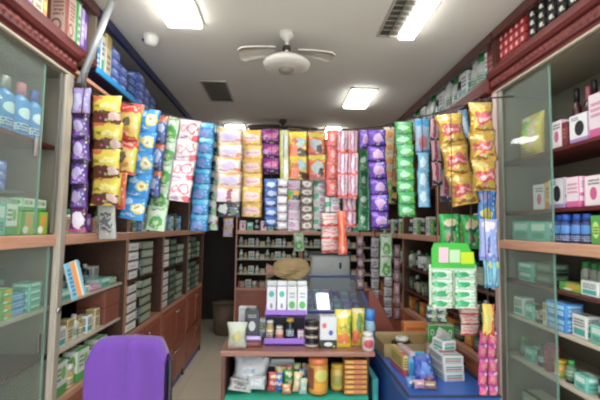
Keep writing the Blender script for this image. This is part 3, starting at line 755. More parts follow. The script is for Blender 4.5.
def fan(p, label, hub, blade, rs, drop, dark_ring, angs, L):
    o = thing('ceiling_fan', label, 'ceiling fan', (p.x, p.y, CZ))
    obj('canopy', MB().lathe([(0, 0), (.045, 0), (.04, -.025), (.016, -.045), (.014, -.05)], 18), hub, o)
    rod = obj('rod', MB().lathe([(.011, -.04), (.011, -drop + .02)], 10), hub, o)
    obj('collar', MB().lathe([(.0, -.075), (.022, -.08), (.024, -.10), (.0, -.108)], 14), dark_ring, o)
    m = obj('motor', MB().lathe([(0, -drop + .035), (.05, -drop + .03), (rs * .75, -drop + .012), (rs, -drop - .012), (rs * .96, -drop - .03), (rs * .7, -drop - .045), (0, -drop - .05)], 28), hub, o)
    obj('bottom_cap', MB().lathe([(.045, -drop - .046), (.04, -drop - .062), (0, -drop - .07)], 18), plain('86817a', .4), m)
    for a in angs:
        def bf(s):
            def fn(u, v):
                x = rs * .45 + u * (L - rs * .45); wd = (.045 + .035 * u - .05 * max(0, u - .85)) * (1 if u < .999 else .7)
                return (x, (v - .5) * 2 * wd, -drop + .062 - .02 * u * u + (v - .5) * .012 + s * .004)
            return fn
        b = MB().grid(bf(1), 10, 3).grid(bf(-1), 10, 3, flip=True)
        for v in (0, 1):
            for i in range(10):
                u0, u1 = i / 10, (i + 1) / 10; q = [bf(1)(u0, v), bf(1)(u1, v), bf(-1)(u1, v), bf(-1)(u0, v)]; b.quad(q if v == 0 else q[::-1], 0)
        for j in range(3): b.quad([bf(1)(1, j / 3), bf(1)(1, (j + 1) / 3), bf(-1)(1, (j + 1) / 3), bf(-1)(1, j / 3)], 0)
        obj('blade', b, blade, o, rot=(0, 0, R(a)))
FWH = plain('c9c5bb', .45)
fan(PZ(287, 33, CZ), 'white ceiling fan with round motor and dark collar, between the lights', FWH, FWH, .135, .17, BLACKM, (175, 5, 90), .275)
DF = plain('3a332d', .5)
fan(PZ(283, 120, CZ), 'dark ceiling fan farther back, seen above the purple sachets', DF, DF, .07, .13, BLACKM, (175, 5, 90), .36)
# small dome camera
p = PZ(151, 36, CZ)
o = thing('dome_camera', 'small white dome camera on the ceiling, left of the first light', 'camera', (p.x, p.y, CZ))
obj('housing', MB().lathe([(0, -.001), (.045, -.001), (.046, -.02), (.038, -.045), (.02, -.06), (0, -.064)], 20), WHITEP, o)
obj('lens', MB().lathe([(0, 0), (.009, 0), (.007, -.01), (0, -.012)], 10), BLACKM, o, (-.036, -.02, -.03))
# slanting grey pipe
A = P(80, 84, 1.80); B = PZ(114, -5, CZ - .004); A.x = max(A.x, XL + .03)
tag(obj('conduit_pipe', MB().tube([A, A.lerp(B, .5), B], .0165, 12), plain('8f9293', .35, .3)), 'slanting grey pipe from the left post up to the ceiling', 'pipe')

# ------------------------------------------------------------------ hanging garland
ZR = 2.14
RP = [(72, 84), (88, 94), (112, 99), (133, 105), (160, 113), (180, 118), (198, 121), (219, 125), (262, 128), (300, 130), (330, 130), (360, 129), (383, 126), (398, 122), (414, 118), (430, 115), (450, 109), (470, 103), (490, 98)]
RW = [PZ(a, b, ZR) for a, b in RP]
for v in RW: v.x = min(max(v.x, XL + .035), XR - .1)
def ropeY(px):
    for (a, _), (b, _), p, q in zip(RP, RP[1:], RW, RW[1:]):
        if px <= b: t = max(0, (px - a) / (b - a)); return p.y + (q.y - p.y) * t
    return RW[-1].y
ends = [Vector((XL + .001, 1.85, ZR + .03))] + RW + [Vector((XR - .002, 1.95, ZR + .04))]
mb = MB().tube(ends, .004, 6)
tag(obj('hanging_rope', mb, CORD), 'thin dark rope looped across the shop that carries the sachet strips', 'rope')
BY = 3.02
mb = MB().tube([(XL, BY, 2.05), (0, BY, 2.03), (XR, BY, 2.05)], .004, 6)
tag(obj('hanging_rope', mb, CORD), 'second thin rope behind, carrying the dim strips at the back', 'rope')

KEEP = []
def strip(label, xt, yt, xb, yb, w, n, mats, t=.02, cols=1, dy=0.0, Y=None, crimp=.09, gaps=.0, rope_z=None, mid=None, yawr=8):
    Y0 = Y if Y else ropeY(xt)
    base = dy
    for k in range(40):
        dy = base + ((k + 1) // 2) * .028 * (1 if k % 2 == 0 else -1) if k else base
        Yd = Y0 + dy - .006
        a, b = P(xt, yt, Yd), P(xb, yb, Yd); hw_ = w * Yd / F * .5
        bb = (min(a.x, b.x) - hw_, max(a.x, b.x) + hw_, b.z, a.z, Yd - t * .7 - .022, Yd + t * .7 + .022)
        if not any(bb[0] < c[1] and bb[1] > c[0] and bb[2] < c[3] and bb[3] > c[2] and bb[4] < c[5] and bb[5] > c[4] for c in KEEP): break
    KEEP.append(bb)
    T = P(xt, yt, Yd); Bm = P(xb, yb, Yd)
    dx, dz = Bm.x - T.x, T.z - Bm.z; L = math.hypot(dx, dz)
    W = w * Yd / F * 1.03
    # keep the strip clear of the cabinet faces
    lo, hi = XL + .02, XR - .02
    for q in (T, Bm):
        if q.x - W / 2 < lo: s = lo - (q.x - W / 2); T.x += s; Bm.x += s
        if q.x + W / 2 > hi: s = q.x + W / 2 - hi; T.x -= s; Bm.x -= s
    o = thing('hanging_sachet_strip', label, 'sachet strip', T, (0, -math.asin(dx / L), 0), 'sachet strips hanging from the rope')
    h = L / n; cw = W / cols; s_h, s_w = 1.06, 1.05
    zr = rope_z or ZR
    if not isinstance(mats, list): mats = [mats]
    cache = {}
    rnd = random.Random(label)
    for c in range(cols):
        for k in range(n):
            m = mats[(k * cols + c) % len(mats)] if len(mats) > 1 and cols > 1 and len(mats) % cols == 0 else mats[k % len(mats)]
            v = rnd.randrange(3)
            if (m.name, v) not in cache:
                cache[(m.name, v)] = pillow_mb(cw * s_w, h * s_h, t, rnd.random(), z0=-h * s_h, crimp=crimp).mesh('sachet', [m])
            obj('sachet', None, [], o, ((c - (cols - 1) / 2) * cw + rnd.uniform(-.035, .035) * W / cols, (k % 2) * .005 - .0025, -k * h), (R(rnd.uniform(-3, 3)), R(rnd.uniform(-2.5, 2.5)), R(rnd.uniform(-yawr, yawr))), mesh=cache[(m.name, v)])
    # string up to the rope
    top = max(zr - T.z, .012)
    a = -o.rotation_euler.y
    inv = Matrix.Rotation(a, 3, 'Y')
    up = inv @ Vector((0, Y0 - Yd - .006, top))
    obj('string', MB().tube([(0, 0, -.01), up], .0022, 5), CORD, o)
    return o

q = lambda *a, **k: pm(*a, **dict(dict(rough=.24, crinkle=.35), **k))
lavT = q('s_lavender', 'a394cc', [('e', .3, .45, .3, .3, 'c8c0e4'), ('r', 0, 1, 0, .1, 'c890b0')])
purD = q('s_purple', '57307f', [('r', 0, 1, .78, 1, '251838'), ('e', .4, .45, .3, .25, 'a492b8'), ('t', .2, .8, .08, .3, '8a6ab0', 2)])
purM = q('s_purple_pink', '5a2458', [('e', .5, .5, .34, .34, 'd0c4d0'), ('r', 0, 1, 0, .16, 'a03c7a')])
coff = q('s_coffee', 'd8c048', [('r', 0, 1, 0, .42, '6e4228'), ('e', .8, .25, .2, .16, 'd8b8b0'), ('r', 0, .4, .85, 1, 'cc6a44'), ('t', .15, .8, .55, .72, '8a7a1c', 1), ('e', .62, .62, .3, .1, 'e6dc7c')])
grey = q('s_silver', 'b8b8b4', [('t', .2, .8, .2, .8, '585a5c', 4), ('e', .5, .5, .2, .14, '6c6e74')])
redy = q('s_red_yellow', 'd6b45c', [('r', 0, 1, .74, 1, 'cc3a34'), ('r', 0, 1, 0, .07, 'c4382c'), ('e', .45, .45, .16, .14, '6a6440'), ('r', .86, 1, .07, .74, 'b8c040'), ('t', .2, .8, .82, .9, 'eab8a4', 1), ('e', .45, .2, .3, .1, 'c88a40')])
yelr = q('s_yellow_red', 'dcc050', [('r', .7, 1, 0, 1, 'cc5a3c'), ('r', 0, 1, 0, .1, 'c4382c'), ('e', .3, .5, .12, .25, 'c8cc6c')])
bluO = q('s_blue_oval', '2586cc', [('e', .68, .5, .26, .25, 'd8d4b4'), ('o', .68, .5, .26, .25, .25, 'c8c060'), ('e', .26, .72, .2, .13, '9cc4e8'), ('e', .68, .5, .1, .08, 'b09850'), ('t', .1, .5, .1, .3, '8ac4ea', 1)])
navO = q('s_navy', '3c4c94', [('r', 0, 1, .76, .95, 'c86c48'), ('e', .5, .5, .3, .2, 'aab4d0'), ('r', 0, 1, 0, .1, '2a2c50')])
grnW = q('s_green_white', 'b9d4b0', [('e', .5, .32, .36, .26, '54a04a'), ('e', .4, .75, .3, .12, 'd8e0d0'), ('t', .2, .8, .85, .95, '5a8c5c', 1), ('e', .5, .3, .14, .1, 'b0d090')])
ring = q('s_pink_ring', 'd8ccd0', [('o', .66, .6, .26, .26, .3, 'cc5468'), ('e', .84, .16, .2, .16, 'c84a58'), ('o', .26, .55, .16, .2, .35, 'd07880'), ('t', .1, .6, .1, .25, '9a7c88', 1)])
bluB = q('s_blue', '2a86c4', [('r', 0, 1, .72, .94, '48b4d8'), ('e', .4, .36, .3, .22, '7a98dc'), ('r', 0, 1, 0, .1, '1c4c94')])
whm = q('s_white_dark', '9cb8ac', [('r', 0, .5, 0, .5, '2c3a50'), ('e', .6, .7, .34, .2, 'd8d4c8'), ('e', .6, .2, .24, .16, '7ab860'), ('r', .8, 1, .3, .6, 'b04a5c')])
whor = q('s_white_orange', 'd8ccc4', [('r', 0, 1, .82, 1, 'd8963c'), ('e', .5, .46, .34, .22, 'c4b4dc'), ('e', .84, .2, .14, .12, 'd87a54'), ('t', .15, .7, .08, .24, 'b08098', 1)])
blkp = q('s_black_white', '2a2c30', [('e', .3, .5, .2, .3, 'c4ccc8'), ('e', .7, .4, .16, .2, '6c7470')])
ygb = q('s_lime_black', '9c9c30', [('r', .4, 1, 0, .5, '2a2c1c'), ('e', .3, .7, .2, .2, '4c9c4c'), ('e', .7, .7, .2, .2, 'd88c30')])
whor3 = q('s_white_plum', 'd0c0bc', [('r', .45, .62, 0, 1, '8c3c54'), ('e', .2, .5, .16, .3, 'c4b4dc'), ('r', 0, 1, .85, 1, 'd8963c')])
yepk = q('s_yellow_pink', 'd8ac48', [('e', .5, .44, .4, .24, 'dcb8b4'), ('t', .2, .8, .36, .54, 'c0788c', 1), ('r', 0, 1, 0, .08, 'b87a2c'), ('r', 0, .3, .8, .94, 'e4d070')])
purP = q('s_violet', '9c3a94', [('r', 0, 1, 0, .28, '3c1850'), ('e', .6, .62, .32, .2, 'd470a0'), ('e', .2, .5, .14, .14, 'c8a8d8')])
bluS = q('s_blue_small', '3462b0', [('e', .5, .46, .36, .22, 'b4c8e8'), ('r', 0, 1, 0, .16, '1c3470')])
thin = q('s_cream_green', 'c6c8a4', [('r', 0, .25, 0, 1, 'a8b440'), ('e', .6, .5, .25, .3, 'd8d8d4')])
chip = q('s_yellow_orange', 'd8a830', [('r', 0, 1, .8, 1, 'd8c838'), ('r', 0, .5, 0, .42, 'd46a2c'), ('r', .5, 1, 0, .3, '4c2a1c'), ('e', .66, .56, .26, .2, '98b4b4'), ('e', .3, .55, .2, .12, 'b86440')])
chip2 = q('s_orange_red', 'd4642c', [('r', 0, 1, .8, 1, 'ccc040'), ('e', .5, .5, .34, .24, 'a8b4b0'), ('r', 0, 1, 0, .18, 'a83820'), ('e', .7, .3, .15, .15, '3c2018')])
pnkS = q('s_pale_pink', 'cfc2cc', [('e', .4, .5, .3, .2, 'c088b0'), ('r', 0, 1, 0, .14, '9c8c9c'), ('t', .2, .8, .66, .8, '8c7c8c', 1)])
wstk = q('s_grey_white', 'bdb8bc', [('r', 0, 1, 0, .22, '6a5a66'), ('e', .5, .6, .36, .18, 'dcd8dc')])
gbr = q('s_greybrown', '6a5c54', [('e', .5, .55, .36, .32, 'c4bcb4'), ('e', .5, .55, .18, .16, '8a7a6c')])
wgp = q('s_white_mint', 'd0d4d0', [('r', 0, .45, .3, .7, '5cb088'), ('e', .7, .25, .2, .16, 'c878a8'), ('t', .5, .95, .5, .9, '8a7c90', 2)])
cor = q('s_coral', 'd86058', [('r', 0, 1, 0, .1, 'b42c2c'), ('e', .5, .55, .18, .22, 'e8b0a0'), ('r', 0, 1, .9, 1, 'e0a098')])
pkr = q('s_pink_bars', 'd4b0b8', [('r', .2, .36, .2, 1, 'b05c80'), ('r', .6, .76, .2, 1, 'a06890'), ('r', 0, 1, 0, .18, 'c83c38'), ('e', .45, .6, .1, .3, 'e4d8dc')])
redw = q('s_red_white', 'd8c4bc', [('r', 0, 1, 0, .22, 'c83c34'), ('r', .1, .9, .45, .6, 'd4807c'), ('t', .1, .9, .7, .9, 'b05a54', 2)])
orr = q('s_orange_red2', 'd44e30', [('r', .35, .55, 0, 1, 'dc8450'), ('r', 0, 1, 0, .06, '8c2418')])
grn = q('s_green', '2c7c48', [('e', .4, .5, .22, .14, 'b0c8b4'), ('r', .82, 1, 0, 1, '8cc4b0'), ('t', .15, .7, .75, .9, '1a4c2c', 1)])
purL = q('s_big_purple', '6238ac', [('e', .55, .5, .3, .26, 'c0a0d4'), ('r', 0, 1, 0, .16, '2a1458'), ('e', .25, .8, .18, .1, '8c64d4'), ('e', .6, .44, .12, .1, 'd890a4')])
crO = q('s_cream_orange', 'd0b890', [('e', .4, .45, .28, .26, 'd08838'), ('r', .75, 1, 0, 1, 'c06050'), ('r', 0, 1, .85, 1, 'd8d4c4')])
grnL = q('s_bright_green', '48a862', [('e', .45, .5, .3, .22, 'a4dcac'), ('e', .8, .3, .14, .2, '6cc438'), ('r', 0, 1, 0, .12, '247c40')])
lbP = q('s_blue_pink', '94b4d0', [('r', 0, 1, .78, 1, '2c98d0'), ('e', .5, .3, .28, .2, 'c07884'), ('r', 0, 1, 0, .12, '4a7cac')])
lbl = q('s_light_blue', '78b0cc', [('e', .4, .5, .24, .3, 'c4dce4'), ('r', .78, 1, 0, 1, '3a88b8')])
pkd = q('s_pink_dark', 'b48c94', [('r', .3, .6, 0, 1, '8c3c48'), ('r', 0, 1, 0, .16, '28303c'), ('e', .8, .6, .15, .2, '8ca4c8')])
gold = q('s_gold', 'dcb248', [('r', .12, .88, .3, .62, 'd05a58'), ('t', .2, .8, .38, .54, 'eebcb0', 1), ('e', .5, .12, .4, .05, '9a6a1c'), ('e', .3, .82, .3, .07, 'eed88c'), ('r', 0, 1, .96, 1, 'ecdca0')], rough=.2, metal=.35, crinkle=1.0)
ybl = q('s_blue_yellow', '3c84c8', [('e', .45, .2, .32, .18, 'd4cc48'), ('e', .3, .75, .24, .18, '9c9cd0'), ('r', .7, 1, .5, .9, '2858a8')])
lav2 = q('s_periwinkle', '8c9cd4', [('e', .5, .84, .36, .1, 'd4ccd0'), ('r', .42, .52, .15, .6, '44406c'), ('r', 0, 1, 0, .1, '6c78bc')])
lbl2 = q('s_sky', '6cb4c8', [('r', .45, .58, 0, 1, '4a5c8c'), ('e', .7, .8, .2, .1, 'c8cc68'), ('r', 0, 1, 0, .1, '3c80a8')])
pouchG = q('s_green_pouch', '20a048', [('e', .5, .74, .36, .13, 'c8b890'), ('r', .2, .8, .5, .62, '14502c'), ('e', .5, .3, .22, .14, 'b08860'), ('e', .5, .3, .1, .22, '126834')])
hotp = q('s_hot_pink', 'cc4488', [('e', .5, .42, .28, .24, 'd8807c'), ('r', 0, 1, .86, 1, '8c3c84'), ('e', .8, .8, .18, .12, 'd0b8d0')])
greyS = q('s_dim_grey', 'a4a0a0', [('r', 0, 1, 0, .2, '55504e'), ('t', .2, .8, .35, .85, '6a5c60', 2)])
mauv = q('s_mauve', '8c6a70', [('r', 0, 1, 0, .16, '4a3034'), ('e', .5, .55, .3, .22, 'b4989c')])
tealS = q('s_teal', '3a94b4', [('r', 0, 1, 0, .14, '1c5c7c'), ('e', .5, .55, .3, .2, 'a4ccd4')])

strip('purple sachet strip with a lavender top, nearest the left post', 81.5, 88, 80, 113, 17, 1, [lavT], .035, yawr=3, Y=1.70)
strip('long dark purple sachet strip below the lavender one by the left post', 81, 113, 79, 206, 16, 4, [purD], .035, Y=1.70)
strip('purple pack with white face and magenta edge above the left strip board', 79.5, 207, 79, 231, 15, 1, [purM], .03, Y=1.70)
strip('four yellow and brown coffee-coloured sachets, second strip from the left post', 104, 96, 102, 204, 28, 4, [coff], .035, dy=-.02)
strip('single silver-grey sachet below the yellow and brown strip', 106, 205, 106, 237, 18, 1, [grey], .02, dy=.0)
strip('two red-topped yellow sachets tilting, third strip on the left', 131, 103, 122, 172, 24, 2, [redy], .03, dy=.02)
strip('narrow yellow sachet with red edge below the red-topped pair', 119, 173, 117, 207, 15, 1, [yelr], .02, dy=.015)
strip('broad blue sachet strip with cream ovals, leaning to the left', 149, 109, 132, 218, 24, 5, [bluO], .02, dy=-.02)
strip('navy sachet strip with orange bands, right of the broad blue strip', 162, 115, 151, 196, 14, 3, [navO], .025, dy=.03)
strip('pale green and white sachet strip, leaning, left of pink-ringed one', 173, 117, 154, 229, 19, 5, [grnW], .02, dy=.0)
strip('white sachet strip with pink rings', 190, 120, 179, 200, 21, 4, [ring], .02, dy=-.02)
strip('long blue foil sachet strip left of the white and orange strips', 206, 123, 198, 230, 17, 7, [bluB], .03, dy=.0)
strip('narrow mixed white, dark and green strip beside the blue foil strip', 219, 126, 211, 229, 12, 7, [whm], .02, dy=.025)
strip('short teal sachet strip hanging low beside the narrow mixed strip', 218, 188, 217, 213, 10, 2, [tealS], .02, dy=.05)
strip('white sachet strip with orange bands, centre left', 230, 128, 229, 216, 24, 6, [whor, whor, whor, whor, whor3, blkp], .02, dy=-.01)
strip('yellow sachet strip with pink print, right of the white and orange one', 252, 130, 251, 216, 20, 6, [yepk], .02, dy=.015)
strip('three violet and pink sachets at the centre', 271, 130, 271, 173, 18, 3, [purP], .035, dy=.0)
strip('low strip of small blue and white sachets below the violet ones', 271, 179, 271, 226, 13, 5, [bluS], .02, dy=.01)
strip('slim cream and green strip between violet and yellow-orange packs', 284.5, 130, 284, 178, 9, 2, [thin], .015, dy=.02)
strip('double strip of yellow-topped orange snack packs at the centre', 307.5, 132, 307.5, 178, 36, 2, [chip, chip2], .03, cols=2, dy=-.01)
strip('pale grey-white strip hanging below the violet and orange packs', 283, 179, 282, 230, 10, 6, [wstk], .02, dy=.0)
strip('pale pink and white sachet strip, low at the centre', 294, 180, 294, 230, 13, 5, [pnkS, ygb, pnkS, pnkS, pnkS], .02, dy=.01)
strip('strip of round grey-brown packs, low at the centre', 307, 180, 307, 230, 13, 6, [gbr], .025, dy=-.01)
strip('white and mint sachet strip left of the coral strip', 319, 177, 319, 228, 13, 4, [wgp], .02, dy=.02)
strip('coral red sachet strip, centre right', 333, 130, 332, 195, 12, 4, [cor], .025, dy=.0)
strip('double pink-barred sachet strip right of the coral one', 348, 131, 348, 197, 20, 3, [pkr], .02, cols=2, dy=-.01)
strip('pink-barred red-edged strip below the double one', 350, 197, 350, 226, 13, 2, [pkr], .02, dy=.0)
strip('red and white pack strip hanging low at the centre right', 330, 213, 330, 252, 18, 3, [redw], .03, dy=.0)
strip('orange-red upright pack beside the low red and white strip', 342, 211, 342, 252, 9, 1, [orr], .03, dy=-.005)
strip('small teal and white packet under the coral strip', 332, 197, 332, 211, 15, 1, [wgp], .02, dy=.02)
strip('dark green sachet strip left of the big purple packs', 365, 150, 363, 229, 12, 4, [grn], .02, dy=.02)
strip('pair of small purple packs at the top, right of pink bars', 365, 130, 365, 148, 11, 1, [purL], .03, dy=-.01)
strip('big glossy purple pack strip, right of centre', 376, 130, 380, 228, 18, 6, [purL], .045, dy=-.03)
strip('cream and orange sachet strip right of the big purple packs', 390, 127, 391, 180, 13, 4, [crO], .02, dy=.0)
strip('dark and lime packets under the cream and orange strip', 392, 181, 392, 203, 11, 2, [ygb], .02, dy=.02)
strip('bright green sachet strip, right of the cream and orange one', 404, 122, 408, 216, 18, 8, [grnL], .03, dy=-.01)
strip('light blue sachet strip with pink print and blue top', 421, 119, 422, 152, 15, 1, [lbP], .02, dy=.0)
strip('light blue plain strip below the blue-topped one', 423, 153, 424, 206, 12, 3, [lbl], .02, dy=.01)
strip('narrow pink and dark strip left of the gold packs', 435, 119, 437, 184, 10, 3, [pkd], .02, dy=.02)
strip('blue packet tucked between the two gold strips', 462, 110, 467, 136, 9, 1, [lbl], .02, dy=.03)
strip('left strip of puffed gold packs with red labels', 449, 114, 464, 203, 26, 3, [gold], .075, dy=-.02, crimp=.05, yawr=16)
strip('right strip of puffed gold packs with red labels, nearest the right case', 480, 103, 485, 189, 26, 3, [gold], .075, dy=-.03, crimp=.05, yawr=16)
strip('blue packet with a yellow mark below the right gold strip', 487, 190, 487, 218, 18, 1, [ybl], .03, dy=.0)
strip('periwinkle blue pouch below the yellow-marked packet', 488, 219, 488, 258, 18, 1, [lav2], .03, dy=-.01)
strip('sky blue pouch pair at the bottom below the periwinkle pouch', 491, 259, 491, 286, 17, 1, [lbl2], .02, cols=2, dy=.0)
strip('left of the two bright green pouches below the gold packs', 449, 214, 449, 245, 20, 1, [pouchG], .04, dy=-.01, crimp=.05)
strip('right of the two bright green pouches below the gold packs', 470, 215, 471, 247, 18, 1, [pouchG], .04, dy=.0, crimp=.05)
strip('dark maroon packet behind the gold strips on the right', 447, 170, 447, 200, 13, 1, [pkd], .02, dy=.08)
strip('two columns of hot pink sachets low beside the right case', 488, 330, 488, 399, 18, 5, [hotp], .02, cols=2, dy=.03)
strip('red and white tiered packs hanging below the green display card', 470, 304, 470, 335, 19, 3, [redw], .03, dy=.0)
strip('orange and yellow packet hanging beside the red and white tiers', 488, 304, 488, 334, 12, 1, [yelr], .02, dy=.0)
strip('mixed pale sachets hanging under the left of the green card', 437, 306, 437, 321, 20, 2, [whm], .02, cols=2, dy=.0)
strip('mauve sachet strip behind, right of the grey steel cabinet', 360, 236, 360, 290, 7, 5, [mauv], .02, Y=BY, rope_z=2.04)
strip('grey-white sachet strip behind, left of the green-white one', 375, 238, 375, 300, 8, 6, [greyS], .02, Y=BY, rope_z=2.04)
strip('green and white sachet pair hanging behind on the right', 386, 234, 386, 275, 12, 2, [grnW], .02, Y=BY, rope_z=2.04)
strip('lower dim grey strip behind, above the cardboard box', 388, 277, 388, 318, 8, 4, [greyS], .02, Y=BY + .02, rope_z=2.04)
strip('mauve and grey strip behind, left of the right bay glass', 397, 245, 397, 320, 6, 6, [mauv], .02, Y=BY, rope_z=2.04)
strip('small green and white packet hanging before the back strip', 299, 233, 299, 250, 10, 1, [grnW], .02, Y=BY, rope_z=2.04)
strip('small purple-white pack behind near the passage top', 228, 218, 228, 236, 9, 2, [whor], .02, Y=BY, rope_z=2.04)

# green hanging display card with eight packs
Yc = 1.85
T = P(452, 243, Yc); W = 48 * Yc / F; Hc = 62 * Yc / F
o = thing('display_card', 'green hanging display card with eight small white and green packs', 'display card', T)
hd = MB(); hw = W / 2
hd.prism([(-hw * .8, 0), (hw * .6, 0), (hw * .92, -.075), (hw * .92, -.115), (-hw * .92, -.115), (-hw * .92, -.03)], -.014, -.008, ax='y')
mcard = plain('3fae3c', .4)
obj('header', hd, mcard, o)
obj('header_picture', MB().box(-.07, -.025, -.019, -.0145, -.09, -.02, c=.004), plain('d8b4c0', .4), o)
obj('header_picture', MB().box(-.02, .03, -.018, -.0145, -.09, -.03, c=.004), plain('b4d0a8', .4), o)
obj('header_picture', MB().box(.033, .095, -.0185, -.0145, -.095, -.04, c=.004), plain('b8d028', .4), o)
obj('card', MB().box(-hw, hw, -.008, .0, -Hc, -.10, c=.002), plain('bfd6bc', .5), o)
pk = q('s_toothpack', 'cfe0d0', [('e', .35, .5, .34, .32, '1f9a58'), ('e', .15, .5, .1, .4, '3aaa6c'), ('t', .7, .95, .2, .8, '90b088', 2)])
me = pillow_mb(hw * .93, .041, .02, 5, crimp=.04).mesh('small_pack', [pk])
for c in (-1, 1):
    for k in range(4): obj('small_pack', None, [], o, (c * hw * .48, -.02, -.122 - .0435 * (k + 1)), mesh=me)
obj('string', MB().tube([(0, -.004, -.01), (0, 0, ZR - T.z)], .0022, 5), CORD, o)

# ------------------------------------------------------------------ centre counter
CX0, CX1, CYF, CYB, CT = -.335, .525, 2.33, 2.82, .797
o = thing('display_counter', 'low wooden counter in the centre with an open front shelf of packs', 'counter', ((CX0 + CX1) / 2, (CYF + CYB) / 2, 0))
cx, cy = (CX0 + CX1) / 2, (CYF + CYB) / 2
def cb(x0, x1, y0, y1, z0, z1, c=.003): return MB().box(x0 - cx, x1 - cx, y0 - cy, y1 - cy, z0, z1, c=c)
CW = wood('a07060', '85594a', 5)
obj('top_board', cb(CX0 - .01, CX1 + .01, CYF - .015, CYB, CT - .028, CT), CW, o)
obj('side_panel', cb(CX0, CX0 + .022, CYF, CYB, 0, CT - .028), wood('6e463a', '54342b', 5), o)
obj('side_panel', cb(CX1 - .022, CX1, CYF + .1, CYB, 0, CT - .028), wood('6e463a', '54342b', 5), o)
obj('back_panel', cb(CX0 + .022, CX1 - .022, CYB - .02, CYB - .004, .0, CT - .028), NAVY, o)
obj('shelf_board', cb(CX0 + .022, CX1 - .022, CYF + .002, CYB - .02, .515, .537), DARKW, o)
obj('front_panel', cb(CX0 + .022, CX1 - .022, CYF + .02, CYF + .04, 0, .49), DARKW, o)
# green cloth on the shelf, falling over the front
def clothfn(u, v):
    x = CX0 + .024 + u * (CX1 - CX0 - .05 + .0)
    if v < .5: y = CYF - .012 - .006 * math.sin(22 * u) ; z = .2 + (v / .5) * .34
    else: y = CYF - .012 + (v - .5) / .5 * .42; z = .54 + .003 * (math.sin(31 * u + 5 * v) + 1)
    return (x, y, z)
mb = MB().grid(clothfn, 40, 14).grid(lambda u, v: tuple(Vector(clothfn(u, v)) + Vector((0, .001, -.002))), 40, 14, flip=True)
tag(obj('green_cloth', mb, plain('1f8f76', .7)), 'teal-green cloth lining the open shelf of the centre counter', 'cloth')

def atc(px, pyb, Y, z):    # standing spot: column px at depth Y on surface z
    p = P(px, pyb, Y); return Vector((p.x, Y, z))
def stand(pr, px, Y, z, label, group=None, rz=0.0, rot=None):
    p = atc(px, 300 if z > .7 else 380, Y, z + .0006)
    return place(pr, p, rz, label, group, rot)
SX = CT
wbag = pm('white_bag', 'e2e6ea', [('t', .3, .7, .5, .7, 'b0b8c4', 1)], .35, crinkle=.8)
stand(pouch(.12, .08, .15, pm('white_greenish', 'c8d0c0', [('e', .5, .5, .25, .2, 'c4bc6c'), ('r', 0, 1, 0, .1, 'c8a8a0')], crinkle=.5)), 238, 2.37, SX, 'pale crumpled pouch on the left corner of the centre counter')
stand(C(.11, .06, .19, pm('wb_purple', 'd4d2d8', [('e', .45, .35, .2, .14, '9078c0'), ('r', 0, 1, .92, 1, 'b8c4c0')])), 248, 2.62, SX, 'tall white carton with purple mark behind the black box')
place(C(.10, .09, .034, pMar), atc(254, 300, 2.44, SX + .001), 0, 'flat maroon box under the black box on the counter')
place(C(.10, .085, .030, pLav), atc(254, 300, 2.44, SX + .036), 0, 'flat pinkish-grey box directly beneath the black box')
place(C(.085, .07, .145, pm('blk_w', '1b1c22', [('e', .5, .35, .25, .2, 'b8bcc0'), ('t', .2, .8, .7, .85, '9a9aa0', 2)])), atc(253, 300, 2.44, SX + .0675), 0, 'black box with pale print standing on two flat boxes')
# purple two-tier rack
PURR = plain('9468c8', .4)
rx0 = P(264.5, 330, 2.43).x; rx1 = P(306, 330, 2.43).x; rc = (rx0 + rx1) / 2; rh = (rx1 - rx0) / 2
o = thing('display_rack', 'purple two-tier display rack on the centre counter', 'rack', (rc, 2.53, SX))
obj('base_tray', MB().box(-rh, rh, -.11, .10, .0, .012).box(-rh, rh, -.11, -.104, 0, .045, c=.002), PURR, o)
obj('upper_tray', MB().box(-rh, rh, -.09, .10, .165, .177).box(-rh, rh, -.09, -.084, .165, .205, c=.002), PURR, o)
for s in (-1, 1): obj('side_panel', MB().box(s * rh - .002, s * rh + .002, .02, .10, 0, .2), PURR, o)
obj('back_panel', MB().box(-rh, rh, .10, .104, 0, .24), plain('3a3440', .5), o)
tb = pm('teal_dots', 'd2d2dc', [('e', .5, .74, .3, .12, '2aa092'), ('e', .5, .3, .14, .1, '707c8c'), ('r', 0, 1, 0, .08, 'b09cd0')])
tg = pm('green_leaf', 'd2d6d6', [('e', .5, .34, .36, .14, '44a84c'), ('t', .2, .8, .6, .85, '8c94a0', 2)])
for i in range(4):
    place(C(.058, .05, .165, tb if i < 2 else tg), Vector((rx0 + .037 + .0622 * i, 2.478, SX + .1776)), 0,
          ['leftmost white carton with teal dots on the purple rack', 'second white carton with teal dots on the purple rack', 'white carton with green leaf mark, third on the purple rack', 'white carton with green leaf mark at the right of the rack'][i], 'cartons on the upper tray of the purple rack')
for i in range(4):
    place(C(.058, .05, .19, tg), Vector((rx0 + .037 + .0622 * i, 2.545, SX + .1776)), 0, '%s back-row white carton from the left on the purple rack' % ORD[i + 1], 'cartons on the upper tray of the purple rack')
for i, (px, r, h, mbm, cm, d) in enumerate([(270.5, .024, .125, pCream, capW, 'cream bottle leftmost on the lower tray of the purple rack'), (280, .025, .09, pm('or_w', 'd8b8a4', [('r', 0, 1, .2, .6, 'd08a68')]), capW, 'orange and white jar on the lower rack tray'),
        (290.5, .027, .14, pDk, capY, 'dark bottle with yellow cap on the lower rack tray')]):
    stand(bottle(r, h, mbm, cm, neck=.7, capf=.18), px, 2.49, SX + .0122, d)
stand(C(.038, .04, .07, pPink), 301, 2.47, SX + .0122, 'small white carton at the right end of the lower rack tray')
